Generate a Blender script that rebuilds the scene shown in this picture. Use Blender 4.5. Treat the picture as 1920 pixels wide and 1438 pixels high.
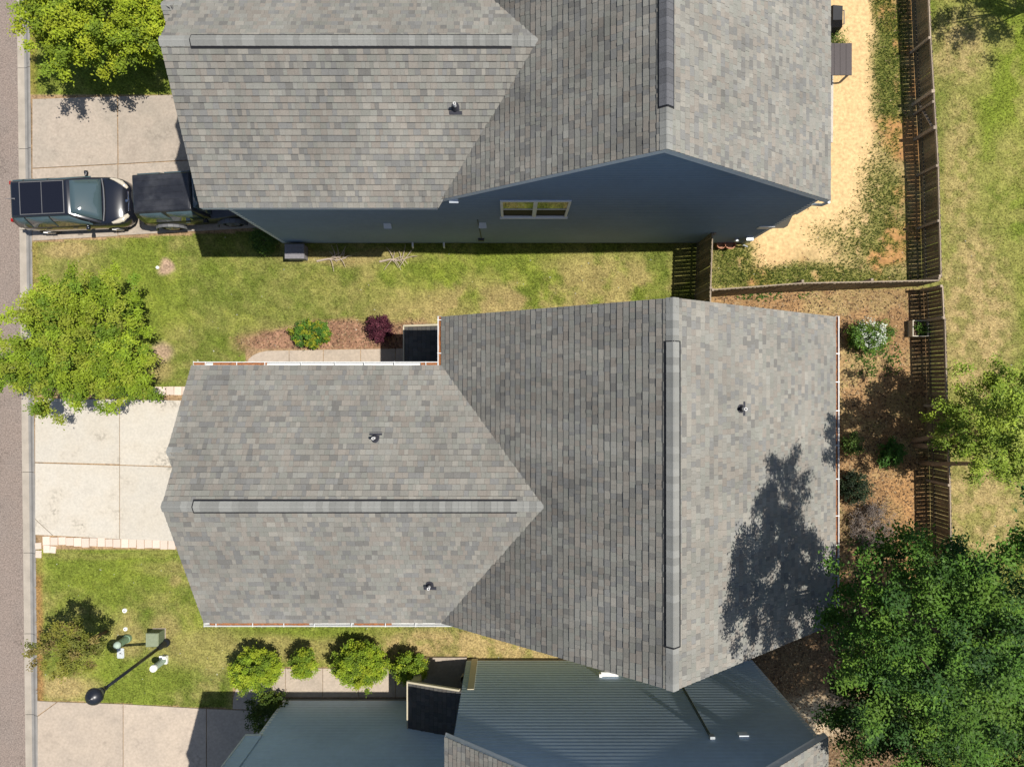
import bpy, math, random
import numpy as np
from mathutils import Vector, Matrix

random.seed(7); rng = np.random.default_rng(7)
sc = bpy.context.scene
for o in list(bpy.data.objects): bpy.data.objects.remove(o)
R = math.radians
H = 24.0          # camera height, metres
S = 0.02          # metres per photograph pixel on the ground

# ---------------------------------------------------------------- camera, sky, sun
cam = bpy.data.cameras.new('camera'); camo = bpy.data.objects.new('camera', cam)
sc.collection.objects.link(camo); camo.location = (0, 0, H); camo.rotation_euler = (0, 0, 0)
cam.sensor_width = 36.0; cam.lens = 36.0 * (H / S) / 1920.0; cam.clip_end = 2000; cam.clip_start = 0.5
sc.camera = camo
SUN_EL, SUN_AZ = R(64.5), R(4)        # azimuth from +X towards +Y
w = bpy.data.worlds.new('World'); sc.world = w; w.use_nodes = True
nt = w.node_tree; nt.nodes.clear()
sky = nt.nodes.new('ShaderNodeTexSky'); sky.sky_type = 'NISHITA'; sky.sun_disc = False
sky.sun_elevation = SUN_EL; sky.sun_rotation = R(90) - SUN_AZ
bg = nt.nodes.new('ShaderNodeBackground'); bg.inputs[1].default_value = 0.08
wo = nt.nodes.new('ShaderNodeOutputWorld')
nt.links.new(sky.outputs[0], bg.inputs[0]); nt.links.new(bg.outputs[0], wo.inputs[0])
sun = bpy.data.lights.new('sun', 'SUN'); sun.energy = 4.8; sun.angle = R(0.53); sun.color = (1.0, 0.96, 0.89)
suno = bpy.data.objects.new('sun', sun); sc.collection.objects.link(suno)
sd = Vector((math.cos(SUN_EL) * math.cos(SUN_AZ), math.cos(SUN_EL) * math.sin(SUN_AZ), math.sin(SUN_EL)))
suno.rotation_euler = sd.to_track_quat('Z', 'Y').to_euler(); suno.location = sd * 60
sc.view_settings.view_transform = 'Standard'; sc.view_settings.look = 'None'
sc.view_settings.exposure = 0.25; sc.view_settings.gamma = 1.0
sc.render.engine = 'CYCLES'

# ---------------------------------------------------------------- helpers
C = sc.collection
def G(px, py, z=0.0):
    """world point at height z seen at photograph pixel (px, py)"""
    k = (H - z) * S / H
    return ((px - 960) * k, (719 - py) * k, z)
def GX(px, z=0): return (px - 960) * S * (H - z) / H
def GY(py, z=0): return (719 - py) * S * (H - z) / H

MATS = {}
def mat(name, col, rough=0.8, var=0.12, scale=30.0, bump=0.0, bscale=80.0, metal=0.0, attr=False, spec=0.35,
        coat=0.0, col2=None, big=0.0, bigscale=1.2, objvar=0.0, trans=0.0, stain=0.0):
    if name in MATS: return MATS[name]
    m = bpy.data.materials.new(name); m.use_nodes = True; MATS[name] = m
    t = m.node_tree; L = t.links; N = t.nodes
    p = N['Principled BSDF']; p.inputs['Roughness'].default_value = rough; p.inputs['Metallic'].default_value = metal
    p.inputs['Specular IOR Level'].default_value = spec
    if coat: p.inputs['Coat Weight'].default_value = coat; p.inputs['Coat Roughness'].default_value = 0.03
    tc = N.new('ShaderNodeTexCoord')
    geo = N.new('ShaderNodeNewGeometry')
    if attr:
        a = N.new('ShaderNodeAttribute'); a.attribute_name = 'Col'; src = a.outputs['Color']
    else:
        r = N.new('ShaderNodeRGB'); r.outputs[0].default_value = (*col, 1); src = r.outputs[0]
    def noise(sc_, det=4):
        n = N.new('ShaderNodeTexNoise'); n.inputs['Scale'].default_value = sc_; n.inputs['Detail'].default_value = det
        L.new(geo.outputs['Position'], n.inputs['Vector']); return n.outputs['Fac']
    def mulrange(src, fac, lo, hi):
        mr = N.new('ShaderNodeMapRange'); mr.inputs[1].default_value = 0.25; mr.inputs[2].default_value = 0.75
        mr.inputs[3].default_value = lo; mr.inputs[4].default_value = hi
        L.new(fac, mr.inputs[0])
        v = N.new('ShaderNodeVectorMath'); v.operation = 'SCALE'
        L.new(src, v.inputs[0]); L.new(mr.outputs[0], v.inputs['Scale']); return v.outputs[0]
    if col2 is not None:
        mx = N.new('ShaderNodeMix'); mx.data_type = 'RGBA'
        mr = N.new('ShaderNodeMapRange'); mr.inputs[1].default_value = 0.42; mr.inputs[2].default_value = 0.62
        L.new(noise(bigscale, 6), mr.inputs[0]); L.new(mr.outputs[0], mx.inputs[0])
        L.new(src, mx.inputs[6]); mx.inputs[7].default_value = (*col2, 1); src = mx.outputs[2]
    if var: src = mulrange(src, noise(scale), 1 - var, 1 + var)
    if big: src = mulrange(src, noise(bigscale, 5), 1 - big, 1 + big)
    if stain:
        m1 = N.new('ShaderNodeMapRange'); m1.inputs[1].default_value = .56; m1.inputs[2].default_value = .70; L.new(noise(.9, 5), m1.inputs[0])
        m2 = N.new('ShaderNodeMapRange'); m2.inputs[1].default_value = .47; m2.inputs[2].default_value = .60; L.new(noise(9, 5), m2.inputs[0])
        mm = N.new('ShaderNodeMath'); mm.operation = 'MULTIPLY'; L.new(m1.outputs[0], mm.inputs[0]); L.new(m2.outputs[0], mm.inputs[1])
        m3 = N.new('ShaderNodeMapRange'); m3.inputs[3].default_value = 1.0; m3.inputs[4].default_value = 1 - stain; L.new(mm.outputs[0], m3.inputs[0])
        vs = N.new('ShaderNodeVectorMath'); vs.operation = 'SCALE'; L.new(src, vs.inputs[0]); L.new(m3.outputs[0], vs.inputs['Scale']); src = vs.outputs[0]
    if objvar:
        oi = N.new('ShaderNodeObjectInfo')
        src = mulrange(src, oi.outputs['Random'], 1 - objvar, 1 + objvar)
    L.new(src, p.inputs['Base Color'])
    if bump:
        b = N.new('ShaderNodeBump'); b.inputs['Strength'].default_value = bump; b.inputs['Distance'].default_value = 0.01
        L.new(noise(bscale, 3), b.inputs['Height']); L.new(b.outputs[0], p.inputs['Normal'])
    if trans:
        tr = N.new('ShaderNodeBsdfTranslucent'); L.new(src, tr.inputs['Color'])
        ms = N.new('ShaderNodeMixShader'); ms.inputs[0].default_value = trans
        L.new(p.outputs[0], ms.inputs[1]); L.new(tr.outputs[0], ms.inputs[2])
        L.new(ms.outputs[0], N['Material Output'].inputs['Surface'])
    return m

def npmesh(name, V, F, m=None, cols=None, smooth=False):
    """V (n,3), F list of tuples or (m,k) array; cols per face (m,3)"""
    me = bpy.data.meshes.new(name)
    if isinstance(F, np.ndarray):
        nf, k = F.shape; V = np.asarray(V, np.float32)
        me.vertices.add(len(V)); me.vertices.foreach_set('co', V.ravel())
        me.loops.add(nf * k); me.loops.foreach_set('vertex_index', F.astype(np.int32).ravel())
        me.polygons.add(nf); me.polygons.foreach_set('loop_start', np.arange(0, nf * k, k, dtype=np.int32))
        me.update(calc_edges=True); counts = np.full(nf, k)
    else:
        me.from_pydata([tuple(v) for v in V], [], F); counts = np.array([len(f) for f in F])
    if cols is not None:
        a = me.color_attributes.new('Col', 'FLOAT_COLOR', 'CORNER')
        cc = np.ones((int(counts.sum()), 4), np.float32); cc[:, :3] = np.repeat(np.asarray(cols, np.float32), counts, axis=0)
        a.data.foreach_set('color', cc.ravel())
    if m: me.materials.append(m)
    if smooth: me.polygons.foreach_set('use_smooth', np.ones(len(me.polygons), bool))
    return me

def link(name, me, parent=None, kind=None):
    o = bpy.data.objects.new(name, me); C.objects.link(o)
    if parent is not None:
        o.parent = parent; o.matrix_parent_inverse = parent.matrix_world.inverted()
    if kind: o['kind'] = kind
    return o
def thing(name, label, cat, loc=(0, 0, 0), rz=0.0, group=None):
    o = bpy.data.objects.new(name, None); C.objects.link(o); o.location = loc; o.rotation_euler = (0, 0, rz)
    o.empty_display_size = 0.2; tag(o, label, cat, group)
    o.matrix_basis = Matrix.Translation(loc) @ Matrix.Rotation(rz, 4, 'Z')
    bpy.context.view_layer.update() if False else None
    return o
def tag(o, label, cat, group=None):
    o['label'] = label; o['category'] = cat
    if group: o['group'] = group
    return o

class MB:
    def __init__(s): s.V = []; s.F = []; s.C = []
    def add(s, V, F, c=None):
        b = len(s.V); s.V += [tuple(v) for v in V]; s.F += [tuple(i + b for i in f) for f in F]
        s.C += [c or (0.5, 0.5, 0.5)] * len(F); return s
    def box(s, x0, x1, y0, y1, z0, z1, c=None):
        V = [(x, y, z) for z in (z0, z1) for y in (y0, y1) for x in (x0, x1)]
        return s.add(V, [(0, 2, 3, 1), (4, 5, 7, 6), (0, 1, 5, 4), (2, 6, 7, 3), (0, 4, 6, 2), (1, 3, 7, 5)], c)
    def prism(s, poly, z0, z1, c=None, inset=0.0):
        n = len(poly)
        V = [(x, y, z0) for x, y in poly]
        if inset:
            cx = sum(p[0] for p in poly) / n; cy = sum(p[1] for p in poly) / n
            V += [(x, y, z1 - inset) for x, y in poly]
            V += [(x + (cx - x) * inset / max(.01, math.hypot(cx - x, cy - y)), y + (cy - y) * inset / max(.01, math.hypot(cx - x, cy - y)), z1) for x, y in poly]
            lay = 3
        else:
            V += [(x, y, z1) for x, y in poly]; lay = 2
        F = [tuple(range(n))[::-1], tuple(range(n * (lay - 1), n * lay))]
        for l in range(lay - 1):
            for i in range(n):
                j = (i + 1) % n; F.append((l * n + i, l * n + j, (l + 1) * n + j, (l + 1) * n + i))
        return s.add(V, F, c)
    def beam(s, p, q, w, h, up=(0, 0, 1), c=None):
        p = Vector(p); q = Vector(q); d = (q - p).normalized(); up = Vector(up)
        a = d.cross(up)
        if a.length < 1e-4: a = d.cross(Vector((1, 0, 0)))
        a.normalize(); b = a.cross(d).normalized()
        V = []
        for e in (p, q):
            for i, j in ((-1, -1), (1, -1), (1, 1), (-1, 1)): V.append(e + a * (i * w / 2) + b * (j * h / 2))
        return s.add(V, [(3, 2, 1, 0), (4, 5, 6, 7), (0, 1, 5, 4), (1, 2, 6, 5), (2, 3, 7, 6), (3, 0, 4, 7)], c)
    def tube(s, pts, rad, n=8, c=None, caps=True):
        pts = [Vector(p) for p in pts]; V = []; F = []
        if not hasattr(rad, '__len__'): rad = [rad] * len(pts)
        a = None
        for i, p in enumerate(pts):
            d = (pts[min(i + 1, len(pts) - 1)] - pts[max(i - 1, 0)]).normalized()
            if a is None: a = d.orthogonal().normalized()
            a = (a - d * a.dot(d)).normalized(); b = d.cross(a)
            for k in range(n):
                t = 2 * math.pi * k / n; V.append(p + (a * math.cos(t) + b * math.sin(t)) * rad[i])
        for i in range(len(pts) - 1):
            for k in range(n):
                l = (k + 1) % n; F.append((i * n + k, i * n + l, (i + 1) * n + l, (i + 1) * n + k))
        if caps: F += [tuple(range(n))[::-1], tuple(range((len(pts) - 1) * n, len(pts) * n))]
        return s.add(V, F, c)
    def lathe(s, prof, n=16, loc=(0, 0, 0), c=None):
        return s.tube([(loc[0], loc[1], loc[2] + z) for r, z in prof], [max(r, .001) for r, z in prof], n, c) if False else s._lathe(prof, n, loc, c)
    def _lathe(s, prof, n, loc, c):
        V = []; F = []
        for r, z in prof:
            for k in range(n):
                t = 2 * math.pi * k / n; V.append((loc[0] + max(r, .0005) * math.cos(t), loc[1] + max(r, .0005) * math.sin(t), loc[2] + z))
        for i in range(len(prof) - 1):
            for k in range(n):
                l = (k + 1) % n; F.append((i * n + k, i * n + l, (i + 1) * n + l, (i + 1) * n + k))
        F += [tuple(range(n))[::-1], tuple(range((len(prof) - 1) * n, len(prof) * n))]
        return s.add(V, F, c)
    def build(s, name, m, parent=None, smooth=False, kind=None, cols=False):
        me = npmesh(name, s.V, s.F, m, s.C if cols else None, smooth)
        return link(name, me, parent, kind)

def copy_tree(o, parent=None):
    c = o.copy(); C.objects.link(c)
    if parent is not None: c.parent = parent
    for ch in list(o.children): copy_tree(ch, c)
    return c

# numpy noise
def vnoise(x, y, seed):
    xi = np.floor(x).astype(np.int64); yi = np.floor(y).astype(np.int64); xf = x - xi; yf = y - yi
    def h(a, b):
        n = (a * 374761393 + b * 668265263 + seed * 1442695041) & 0xffffffff
        n = ((n ^ (n >> 13)) * 1274126177) & 0xffffffff
        return ((n ^ (n >> 16)) & 0xffff) / 65535.0
    u = xf * xf * (3 - 2 * xf); v = yf * yf * (3 - 2 * yf)
    return (h(xi, yi) * (1 - u) + h(xi + 1, yi) * u) * (1 - v) + (h(xi, yi + 1) * (1 - u) + h(xi + 1, yi + 1) * u) * v
def fbm(x, y, sc_, octv=4, seed=1):
    s = 0; a = 1; t = 0
    for o in range(octv):
        s = s + a * vnoise(x / sc_ + 13.7 * o, y / sc_ + 7.1 * o, seed + o); t += a; a *= 0.55; sc_ = sc_ / 2.05
    return s / t
def sstep(a, b, x):
    t = np.clip((x - a) / (b - a), 0, 1); return t * t * (3 - 2 * t)

# ---------------------------------------------------------------- ground colours (photograph pixel = ground position)
def kerb_right(py): return 55.5 + (py - 150) * 0.0115
def ell(px, py, cx, cy, rx, ry, soft=0.35):
    d = np.sqrt(((px - cx) / rx) ** 2 + ((py - cy) / ry) ** 2); return 1 - sstep(1 - soft, 1 + soft, d)
GREEN = np.array((.143, .176, .026)); GREEN2 = np.array((.112, .146, .023)); LIME = np.array((.205, .25, .026))
STRAW = np.array((.33, .245, .11)); SAND = np.array((.60, .415, .205)); SOIL = np.array((.30, .18, .085))
MULCH = np.array((.24, .135, .085)); ORANGE = np.array((.40, .215, .085)); DARKS = np.array((.13, .085, .05))
def ground_fields(px, py):
    wx = px + 26 * (fbm(px, py, 60, 3, 91) - .5); wy = py + 26 * (fbm(px, py, 60, 3, 95) - .5)
    n1 = fbm(px, py, 130, 4, 3); n2 = fbm(px, py, 40, 4, 11); n3 = fbm(px, py, 14, 3, 21); n4 = fbm(px, py, 5, 2, 33)
    dry = sstep(.40, .75, .45 * n1 + .35 * n2 + .2 * n3)
    # lawn dryness by area
    dry = dry * .62
    dry = np.maximum(dry, ell(wx, wy, 1000, 590, 330, 60, .6) * sstep(.3, .6, n2) * .9)
    dry = np.maximum(dry, ell(wx, wy, 1150, 530, 150, 60, .6) * sstep(.35, .6, n2) * .75)
    dry = np.maximum(dry, ell(wx, wy, 790, 590, 120, 30, .6) * .6)
    dry = np.maximum(dry, ell(wx, wy, 640, 485, 130, 16, .6) * .75)
    dry = np.maximum(dry, ell(wx, wy, 960, 1215, 330, 40, .35) * (.55 + .45 * sstep(.35, .6, n3)))
    dry = np.maximum(dry, ell(wx, wy, 130, 468, 60, 18, .6) * .9)
    for (cx, cy, rx, ry, f) in ((240, 1195, 40, 30, .6), (310, 1180, 30, 40, .6), (120, 1290, 60, 25, .9), (380, 1215, 90, 40, .5), (300, 1065, 60, 14, .7),
                                (325, 1085, 14, 10, .9), (290, 690, 40, 25, .7), (200, 1040, 130, 8, .6), (560, 1215, 200, 22, .55), (500, 620, 60, 30, .6)):
        dry = np.maximum(dry, ell(wx, wy, cx, cy, rx, ry, .5) * f)
    dry = dry * (1 - .65 * ell(wx, wy, 210, 1060, 120, 60, .6)) * (1 - .45 * ell(wx, wy, 420, 560, 200, 80, .6))
    lime = sstep(.52, .66, n2) * .8
    lime = np.maximum(lime, ell(wx, wy, 950, 520, 330, 45, .5) * sstep(.42, .6, n3) * .8)
    # field east of the fence
    fld = sstep(1735, 1742, px)
    fdry = np.maximum.reduce([ell(wx, wy, 1830, 600, 75, 190, .45), ell(wx, wy, 1800, 90, 60, 80, .6) * .85, ell(wx, wy, 1800, 330, 40, 170, .6) * .75,
                              ell(wx, wy, 1830, 960, 110, 110, .5) * .95, ell(wx, wy, 1900, 300, 40, 60, .6) * .5]) * (.55 + .45 * sstep(.35, .6, n3))
    fdry = np.maximum(fdry, .35 * sstep(.45, .65, n2))
    dry = dry * (1 - fld) + fdry * fld
    lime = lime * (1 - fld) + fld * np.maximum(ell(wx, wy, 1890, 200, 90, 170, .5), lime * .7)
    # sandy yard
    uy = sstep(1326, 1338, px) * (1 - sstep(1722, 1732, px)) * (1 - sstep(532, 540, py))
    sand = np.maximum.reduce([ell(wx, wy, 1590, 100, 48, 420, .4), ell(wx, wy, 1585, 330, 75, 130, .35), ell(wx, wy, 1505, 432, 105, 45, .4),
                              ell(wx, wy, 1450, 470, 60, 40, .5) * .8, ell(wx, wy, 1560, 250, 60, 260, .4)])
    weed = np.maximum.reduce([ell(wx, wy, 1668, 90, 34, 210, .5), ell(wx, wy, 1655, 390, 40, 100, .6) * .9, ell(wx, wy, 1480, 520, 230, 22, .5),
                              ell(wx, wy, 1375, 490, 46, 40, .5), ell(wx, wy, 1640, 455, 70, 60, .6) * .8, ell(wx, wy, 1580, 440, 60, 30, .6) * .5])
    weed = weed * sstep(.31, .50, .5 * n2 + .5 * n3) * uy
    # lower back yard
    ly = sstep(1300, 1320, px) * (1 - sstep(1740, 1746, px)) * sstep(536, 546, py) * (1 - 0 * px)
    ly = np.maximum(ly, sstep(1395, 1410, px) * (1 - sstep(1744, 1750, px)) * sstep(1000, 1040, py))
    mul = np.maximum(ell(wx, wy, 640, 642, 195, 36, .18), ell(wx, wy, 780, 640, 60, 42, .2))
    strip = (1 - sstep(8, 18, px - kerb_right(py) - 6 * (n3 - .5))) * np.maximum(sstep(1060, 1090, py), 0.35) 
    patch = np.maximum.reduce([ell(wx, wy, 309, 503, 17, 13, .3), ell(px, py, 304, 660, 20, 17, .5) * .9])
    return dict(n1=n1, n2=n2, n3=n3, n4=n4, dry=dry, lime=lime, fld=fld, uy=uy, sand=sand * uy, weed=weed, ly=ly, mul=mul, strip=strip, patch=patch)
def hard(px, py):
    """driveways, walks and houses: no grass"""
    q = ((px < kerb_right(py) + 1) | ((px < 545) & (py > 176) & (py < 455 - (px - 62) * .05)) | ((px < 545) & (py > 725) & (py < 1032)) | ((px < 548) & (py > 1312 + (px - 70) * .045)) |
         ((px > 462) & (px < 840) & (py > 652) & (py < 700)) | ((px > 436) & (px < 816) & (py > 1250)) |
         ((px > 535) & (px < 1390) & (py < 456)) | ((px > 850) & (px < 1390) & (py > 640) & (py < 1040)) | ((px > 545) & (py > 690) & (px < 1390) & (py < 1040)) | ((px > 876) & (px < 1405) & (py > 1242)) | ((px > 540) & (py > 1306) & (px < 900)) |
         ((px > 1398) & (px < 1564) & (py > 38) & (py < 270)))
    return q
def mixc(c, d, f): return c * (1 - f[:, None]) + d * f[:, None]
def ground_color(px, py, f=None):
    f = f or ground_fields(px, py)
    c = mixc(np.repeat(GREEN[None], len(px), 0), GREEN2[None], sstep(.4, .65, f['n1']) * .8)
    c = mixc(c, LIME[None], f['lime'] * .42)
    c = mixc(c, STRAW[None], np.clip(f['dry'], 0, 1) * .95)
    # upper yard
    uc = mixc(np.repeat(ORANGE[None], len(px), 0), STRAW[None], sstep(.35, .6, f['n2']))
    uc = mixc(uc, SAND[None], np.clip(f['sand'] * 1.1, 0, 1)); uc = mixc(uc, (GREEN * .8)[None], f['weed'] * .8)
    c = mixc(c, uc, f['uy'])
    lc = mixc(np.repeat(SOIL[None], len(px), 0), STRAW[None], sstep(.42, .62, f['n2']) * .8)
    lc = mixc(lc, ORANGE[None] * .9, ell(px, py, 1690, 1000, 50, 120, .6) * .6)
    lc = mixc(lc, (SOIL * .6)[None], sstep(.5, .65, f['n1']) * .35)
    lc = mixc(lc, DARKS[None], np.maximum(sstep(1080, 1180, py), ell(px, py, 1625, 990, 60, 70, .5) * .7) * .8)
    lc = mixc(lc, np.array((.42, .33, .22))[None], ell(px, py, 1530, 1345, 60, 40, .6))
    c = mixc(c, lc, f['ly'])
    c = mixc(c, (MULCH * 1.05)[None] * (.75 + .5 * f['n3'][:, None]), f['mul'])
    c = mixc(c, ORANGE[None] * .75, np.clip(f['strip'], 0, 1) * .8)
    c = mixc(c, np.array((.36, .25, .17))[None], f['patch'])
    c = np.where((hard(px, py) & (px < 900))[:, None], np.array((.30, .20, .11))[None], c)
    q = 1 - .6 * f['sand']; c = c * (1 + q * (.70 * f['n4'] - .35))[:, None] * (1 + q * (.3 * f['n3'] - .15))[:, None]
    return c

# one seamless grid, split into named pieces of the setting
def build_ground():
    st = 4.0; x0, x1, y0, y1 = 50, 2260, -260, 1700
    nx = int((x1 - x0) / st) + 1; ny = int((y1 - y0) / st) + 1
    gx, gy = np.meshgrid(np.linspace(x0, x1, nx), np.linspace(y0, y1, ny)); px = gx.ravel(); py = gy.ravel()
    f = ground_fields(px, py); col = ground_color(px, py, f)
    z = .012 * (f['n3'] - .5) + .02 * (f['n2'] - .5) - .004
    z = z + .03 * f['mul']
    z = np.where(px < kerb_right(py) - 2, -.25, z)
    V = np.stack([(px - 960) * S, (719 - py) * S, z], 1)
    idx = np.arange(nx * ny).reshape(ny, nx)
    F = np.stack([idx[:-1, :-1].ravel(), idx[1:, :-1].ravel(), idx[1:, 1:].ravel(), idx[:-1, 1:].ravel()], 1)
    fc = F[:, 0]
    cls = np.zeros(len(F), int)
    cls[f['fld'][fc] > .5] = 1; cls[f['uy'][fc] > .5] = 2; cls[f['ly'][fc] > .5] = 3; cls[(f['mul'][fc] > .5) & (cls == 0)] = 4
    m_g = mat('ground_cover', (.2, .2, .1), .95, .50, 15, 1.0, 30, attr=True, spec=.1); m_s = mat('sand_cover', (.4, .3, .2), .95, .24, 9, 1.0, 14, attr=True, spec=.1)
    for k, nm in enumerate(('lawn', 'field', 'sandy_yard', 'back_yard_soil', 'mulch_bed')):
        Fk = F[cls == k]; used = np.unique(Fk); rem = np.zeros(len(V), int); rem[used] = np.arange(len(used))
        me = npmesh(nm, V[used], rem[Fk], m_s if nm == 'sandy_yard' else m_g)
        a = me.color_attributes.new('Col', 'FLOAT_COLOR', 'POINT')
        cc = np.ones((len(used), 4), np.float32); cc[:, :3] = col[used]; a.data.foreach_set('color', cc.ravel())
        me.polygons.foreach_set('use_smooth', np.ones(len(me.polygons), bool))
        link(nm, me, kind='structure')
    g = MB().add([(-300, -300, -.3), (300, -300, -.3), (300, 300, -.3), (-300, 300, -.3)], [(0, 1, 2, 3)])
    g.build('ground', mat('far_grass', (.12, .13, .04), .95, .3, 3, big=.25, bigscale=.3), kind='structure')
build_ground()

# ---------------------------------------------------------------- road, kerb, driveways
road = MB()
N_ = 24
V = []; F = []
for i in range(N_ + 1):
    py = -500 + i * (2400 / N_); e = kerb_right(py) - 25
    V += [(GX(e), GY(py), -.10), (GX(e) - 7.2, GY(py), -.06)]
    if i: b = 2 * i; F.append((b - 2, b - 1, b + 1, b))
road.add(V, F)
road.build('road', mat('asphalt', (.245, .195, .165), .95, .42, 22, .9, 40, col2=(.215, .175, .15), bigscale=.8, spec=.2, stain=.3, big=.1), kind='structure')
m_kerb = mat('kerb_concrete', (.36, .315, .26), .9, .12, 60, .3, 90, big=.16, bigscale=2.5)
m_kerb2 = mat('kerb_face_concrete', (.25, .235, .215), .9, .14, 60, .3, 90, big=.18, bigscale=2.5)
kb = MB(); kb.add([(0, 0, -.2), (.01, 0, -.2), (0, .01, -.2)], [(0, 1, 2)])
kerb = link('kerb', None, kind='structure') if False else None
kerb = bpy.data.objects.new('kerb', None); C.objects.link(kerb); kerb['kind'] = 'structure'
py = -330.0
while py < 1700:
    a = py; b = py + 152 - .8
    prof = [(-26, -.3), (-26, -.094), (-13.5, -.10), (-9, -.088), (-3.5, -.012), (-1, .006), (1.2, .004), (1.2, -.3)]
    for part, (i0, i1), mm in (('gutter_pan', (1, 3), m_kerb), ('kerb_stone', (3, 7), m_kerb2)):
        pr = prof[i0 - (1 if i0 == 1 else 0):i1] if part == 'gutter_pan' else prof[2:]
        V = []
        for q in (a, b):
            for dx, z in pr: V.append((GX(kerb_right(q) + dx), GY(q), z))
            if part == 'gutter_pan': V.append((GX(kerb_right(q) + pr[-1][0]), GY(q), -.3))
            else: V.append((GX(kerb_right(q) + pr[0][0]), GY(q), -.3))
        n = len(V) // 2
        F = [(i, (i + 1) % n, n + (i + 1) % n, n + i) for i in range(n)] + [tuple(range(n))[::-1], tuple(range(n, 2 * n))]
        MB().add(V, F).build(part, mm, kerb)
    py += 152

def slabs(name, polys, m, top=.035):
    root = bpy.data.objects.new(name, None); C.objects.link(root); root['kind'] = 'structure'
    for poly in polys:
        MB().prism([(GX(x), GY(y)) for x, y in poly], -.12, top, inset=.006).build('slab', m, root)
    return root
m_c1 = mat('concrete_pale', (.510, .468, .398), .9, .10, 14, .2, 60, col2=(.465, .418, .345), bigscale=.9, big=.10, stain=.38, objvar=.03)
m_c2 = mat('concrete_worn', (.40, .335, .27), .9, .14, 12, .2, 60, col2=(.31, .265, .215), bigscale=1.1, big=.16, stain=.3, objvar=.04)
m_c3 = mat('concrete_warm', (.46, .38, .30), .9, .13, 12, .2, 60, col2=(.36, .30, .24), bigscale=1.0, big=.16, stain=.25, objvar=.04)
slabs('driveway_upper', [[(62, 187), (220, 182), (221, 308), (62, 316)], [(222, 182), (536, 174), (536, 290), (223, 308)],
      [(62, 317.5), (221, 309.5), (221, 443), (62, 452)], [(222.5, 309.5), (536, 292), (536, 424), (222.5, 442)]], m_c2)
slabs('driveway', [[(67, 747), (224.3, 749), (224.3, 870), (67, 866)], [(225.7, 749), (536, 754), (536, 880), (225.7, 871)],
      [(67, 868), (224.3, 872.5), (224.3, 1010), (101, 1003.5), (67, 972)], [(225.7, 872.5), (536, 882), (536, 1022), (225.7, 1010)],
      [(67, 973.5), (99.5, 1003.4), (67, 1002)]], m_c1)
slabs('driveway_lower', [[(109, 1315), (231, 1319), (231, 1640), (72, 1640), (72, 1342)], [(71, 1313), (107, 1315), (71, 1341)],
      [(232.5, 1319), (387, 1328), (387, 1640), (232.5, 1640)], [(388.5, 1328), (543, 1334), (543, 1640), (388.5, 1640)]], m_c3)
def arc(cx, cy, r, a0, a1, n=6): return [(cx + r * math.cos(R(a0 + (a1 - a0) * i / n)), cy - r * math.sin(R(a0 + (a1 - a0) * i / n))) for i in range(n + 1)]
slabs('walkway', [[(466, 690), (466, 674), (474, 667), (486, 661), (500, 658), (542, 657), (542, 690)], [(543, 657), (606, 656), (606, 690), (543, 690)],
      [(607, 656), (676, 655), (676, 690), (607, 690)], [(677, 655), (741, 654), (741, 690), (677, 690)], [(742, 654), (835, 652), (835, 700), (742, 700)]], m_c3)
slabs('walkway_lower', [[(437, 1328), (438, 1310), (443, 1290), (450, 1278), (462, 1266), (486, 1256), (535, 1252), (535, 1331)], [(536, 1252), (605, 1252), (605, 1306), (536, 1306)],
      [(606, 1252), (672, 1252), (672, 1306), (606, 1306)], [(673, 1252), (741, 1252), (741, 1306), (673, 1306)], [(742, 1252), (812, 1252), (812, 1306), (742, 1306)]], m_c3)
slabs('patio', [[(1400, 40), (1562, 40), (1562, 150), (1400, 150)], [(1400, 151), (1562, 151), (1561, 268), (1400, 268)]], m_c1)

# paver edging
m_pv = mat('paver_concrete', (.62, .51, .42), .9, .10, 30, .2, 120, objvar=.07)
def paver_row(name, label, items):
    t = thing(name, label, 'edging', G(items[0][0], items[0][1]))
    for (x, y, w_, h_, a) in items:
        ca, sa = math.cos(R(a)), math.sin(R(a))
        poly = [(GX(x + ca * u - sa * v), GY(y + sa * u + ca * v)) for u, v in ((-w_ / 2, h_ / 2), (w_ / 2, h_ / 2), (w_ / 2, -h_ / 2), (-w_ / 2, -h_ / 2))]
        o = MB().prism(poly, -.03, .03 + random.uniform(-.006, .008), inset=.006).build('paver', m_pv, None)
        o.parent = t; o.matrix_parent_inverse = Matrix.Translation(-Vector(t.location))
    return t
items = []
x = 87.5
while x < 336:
    items.append((x, 1013.5 + (x - 80) * .030 + random.uniform(-1, 1), 13.6 + random.uniform(-.4, .4), 16 + random.uniform(-1.5, 1.5), random.uniform(-2, 2))); x += 14.7
items += [(88, 1029, 12, 14, 0), (100, 1030, 10.5, 13, 6), (72.5, 1023, 11, 12, -4), (72.8, 1038.5, 11, 14, 3)]
paver_row('paver_edging', 'row of pale square pavers along the lower edge of the pale driveway', items)
items = []; x = 200
while x < 352:
    items.append((x, 733 + (x - 265) * -.01 + random.uniform(-.6, .6), 13.8, 15.5 + random.uniform(-1, 1), random.uniform(-1.5, 1.5))); x += 14.9
paver_row('paver_edging', 'row of pale pavers between pale driveway and lawn, beside the street tree', items)

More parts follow.
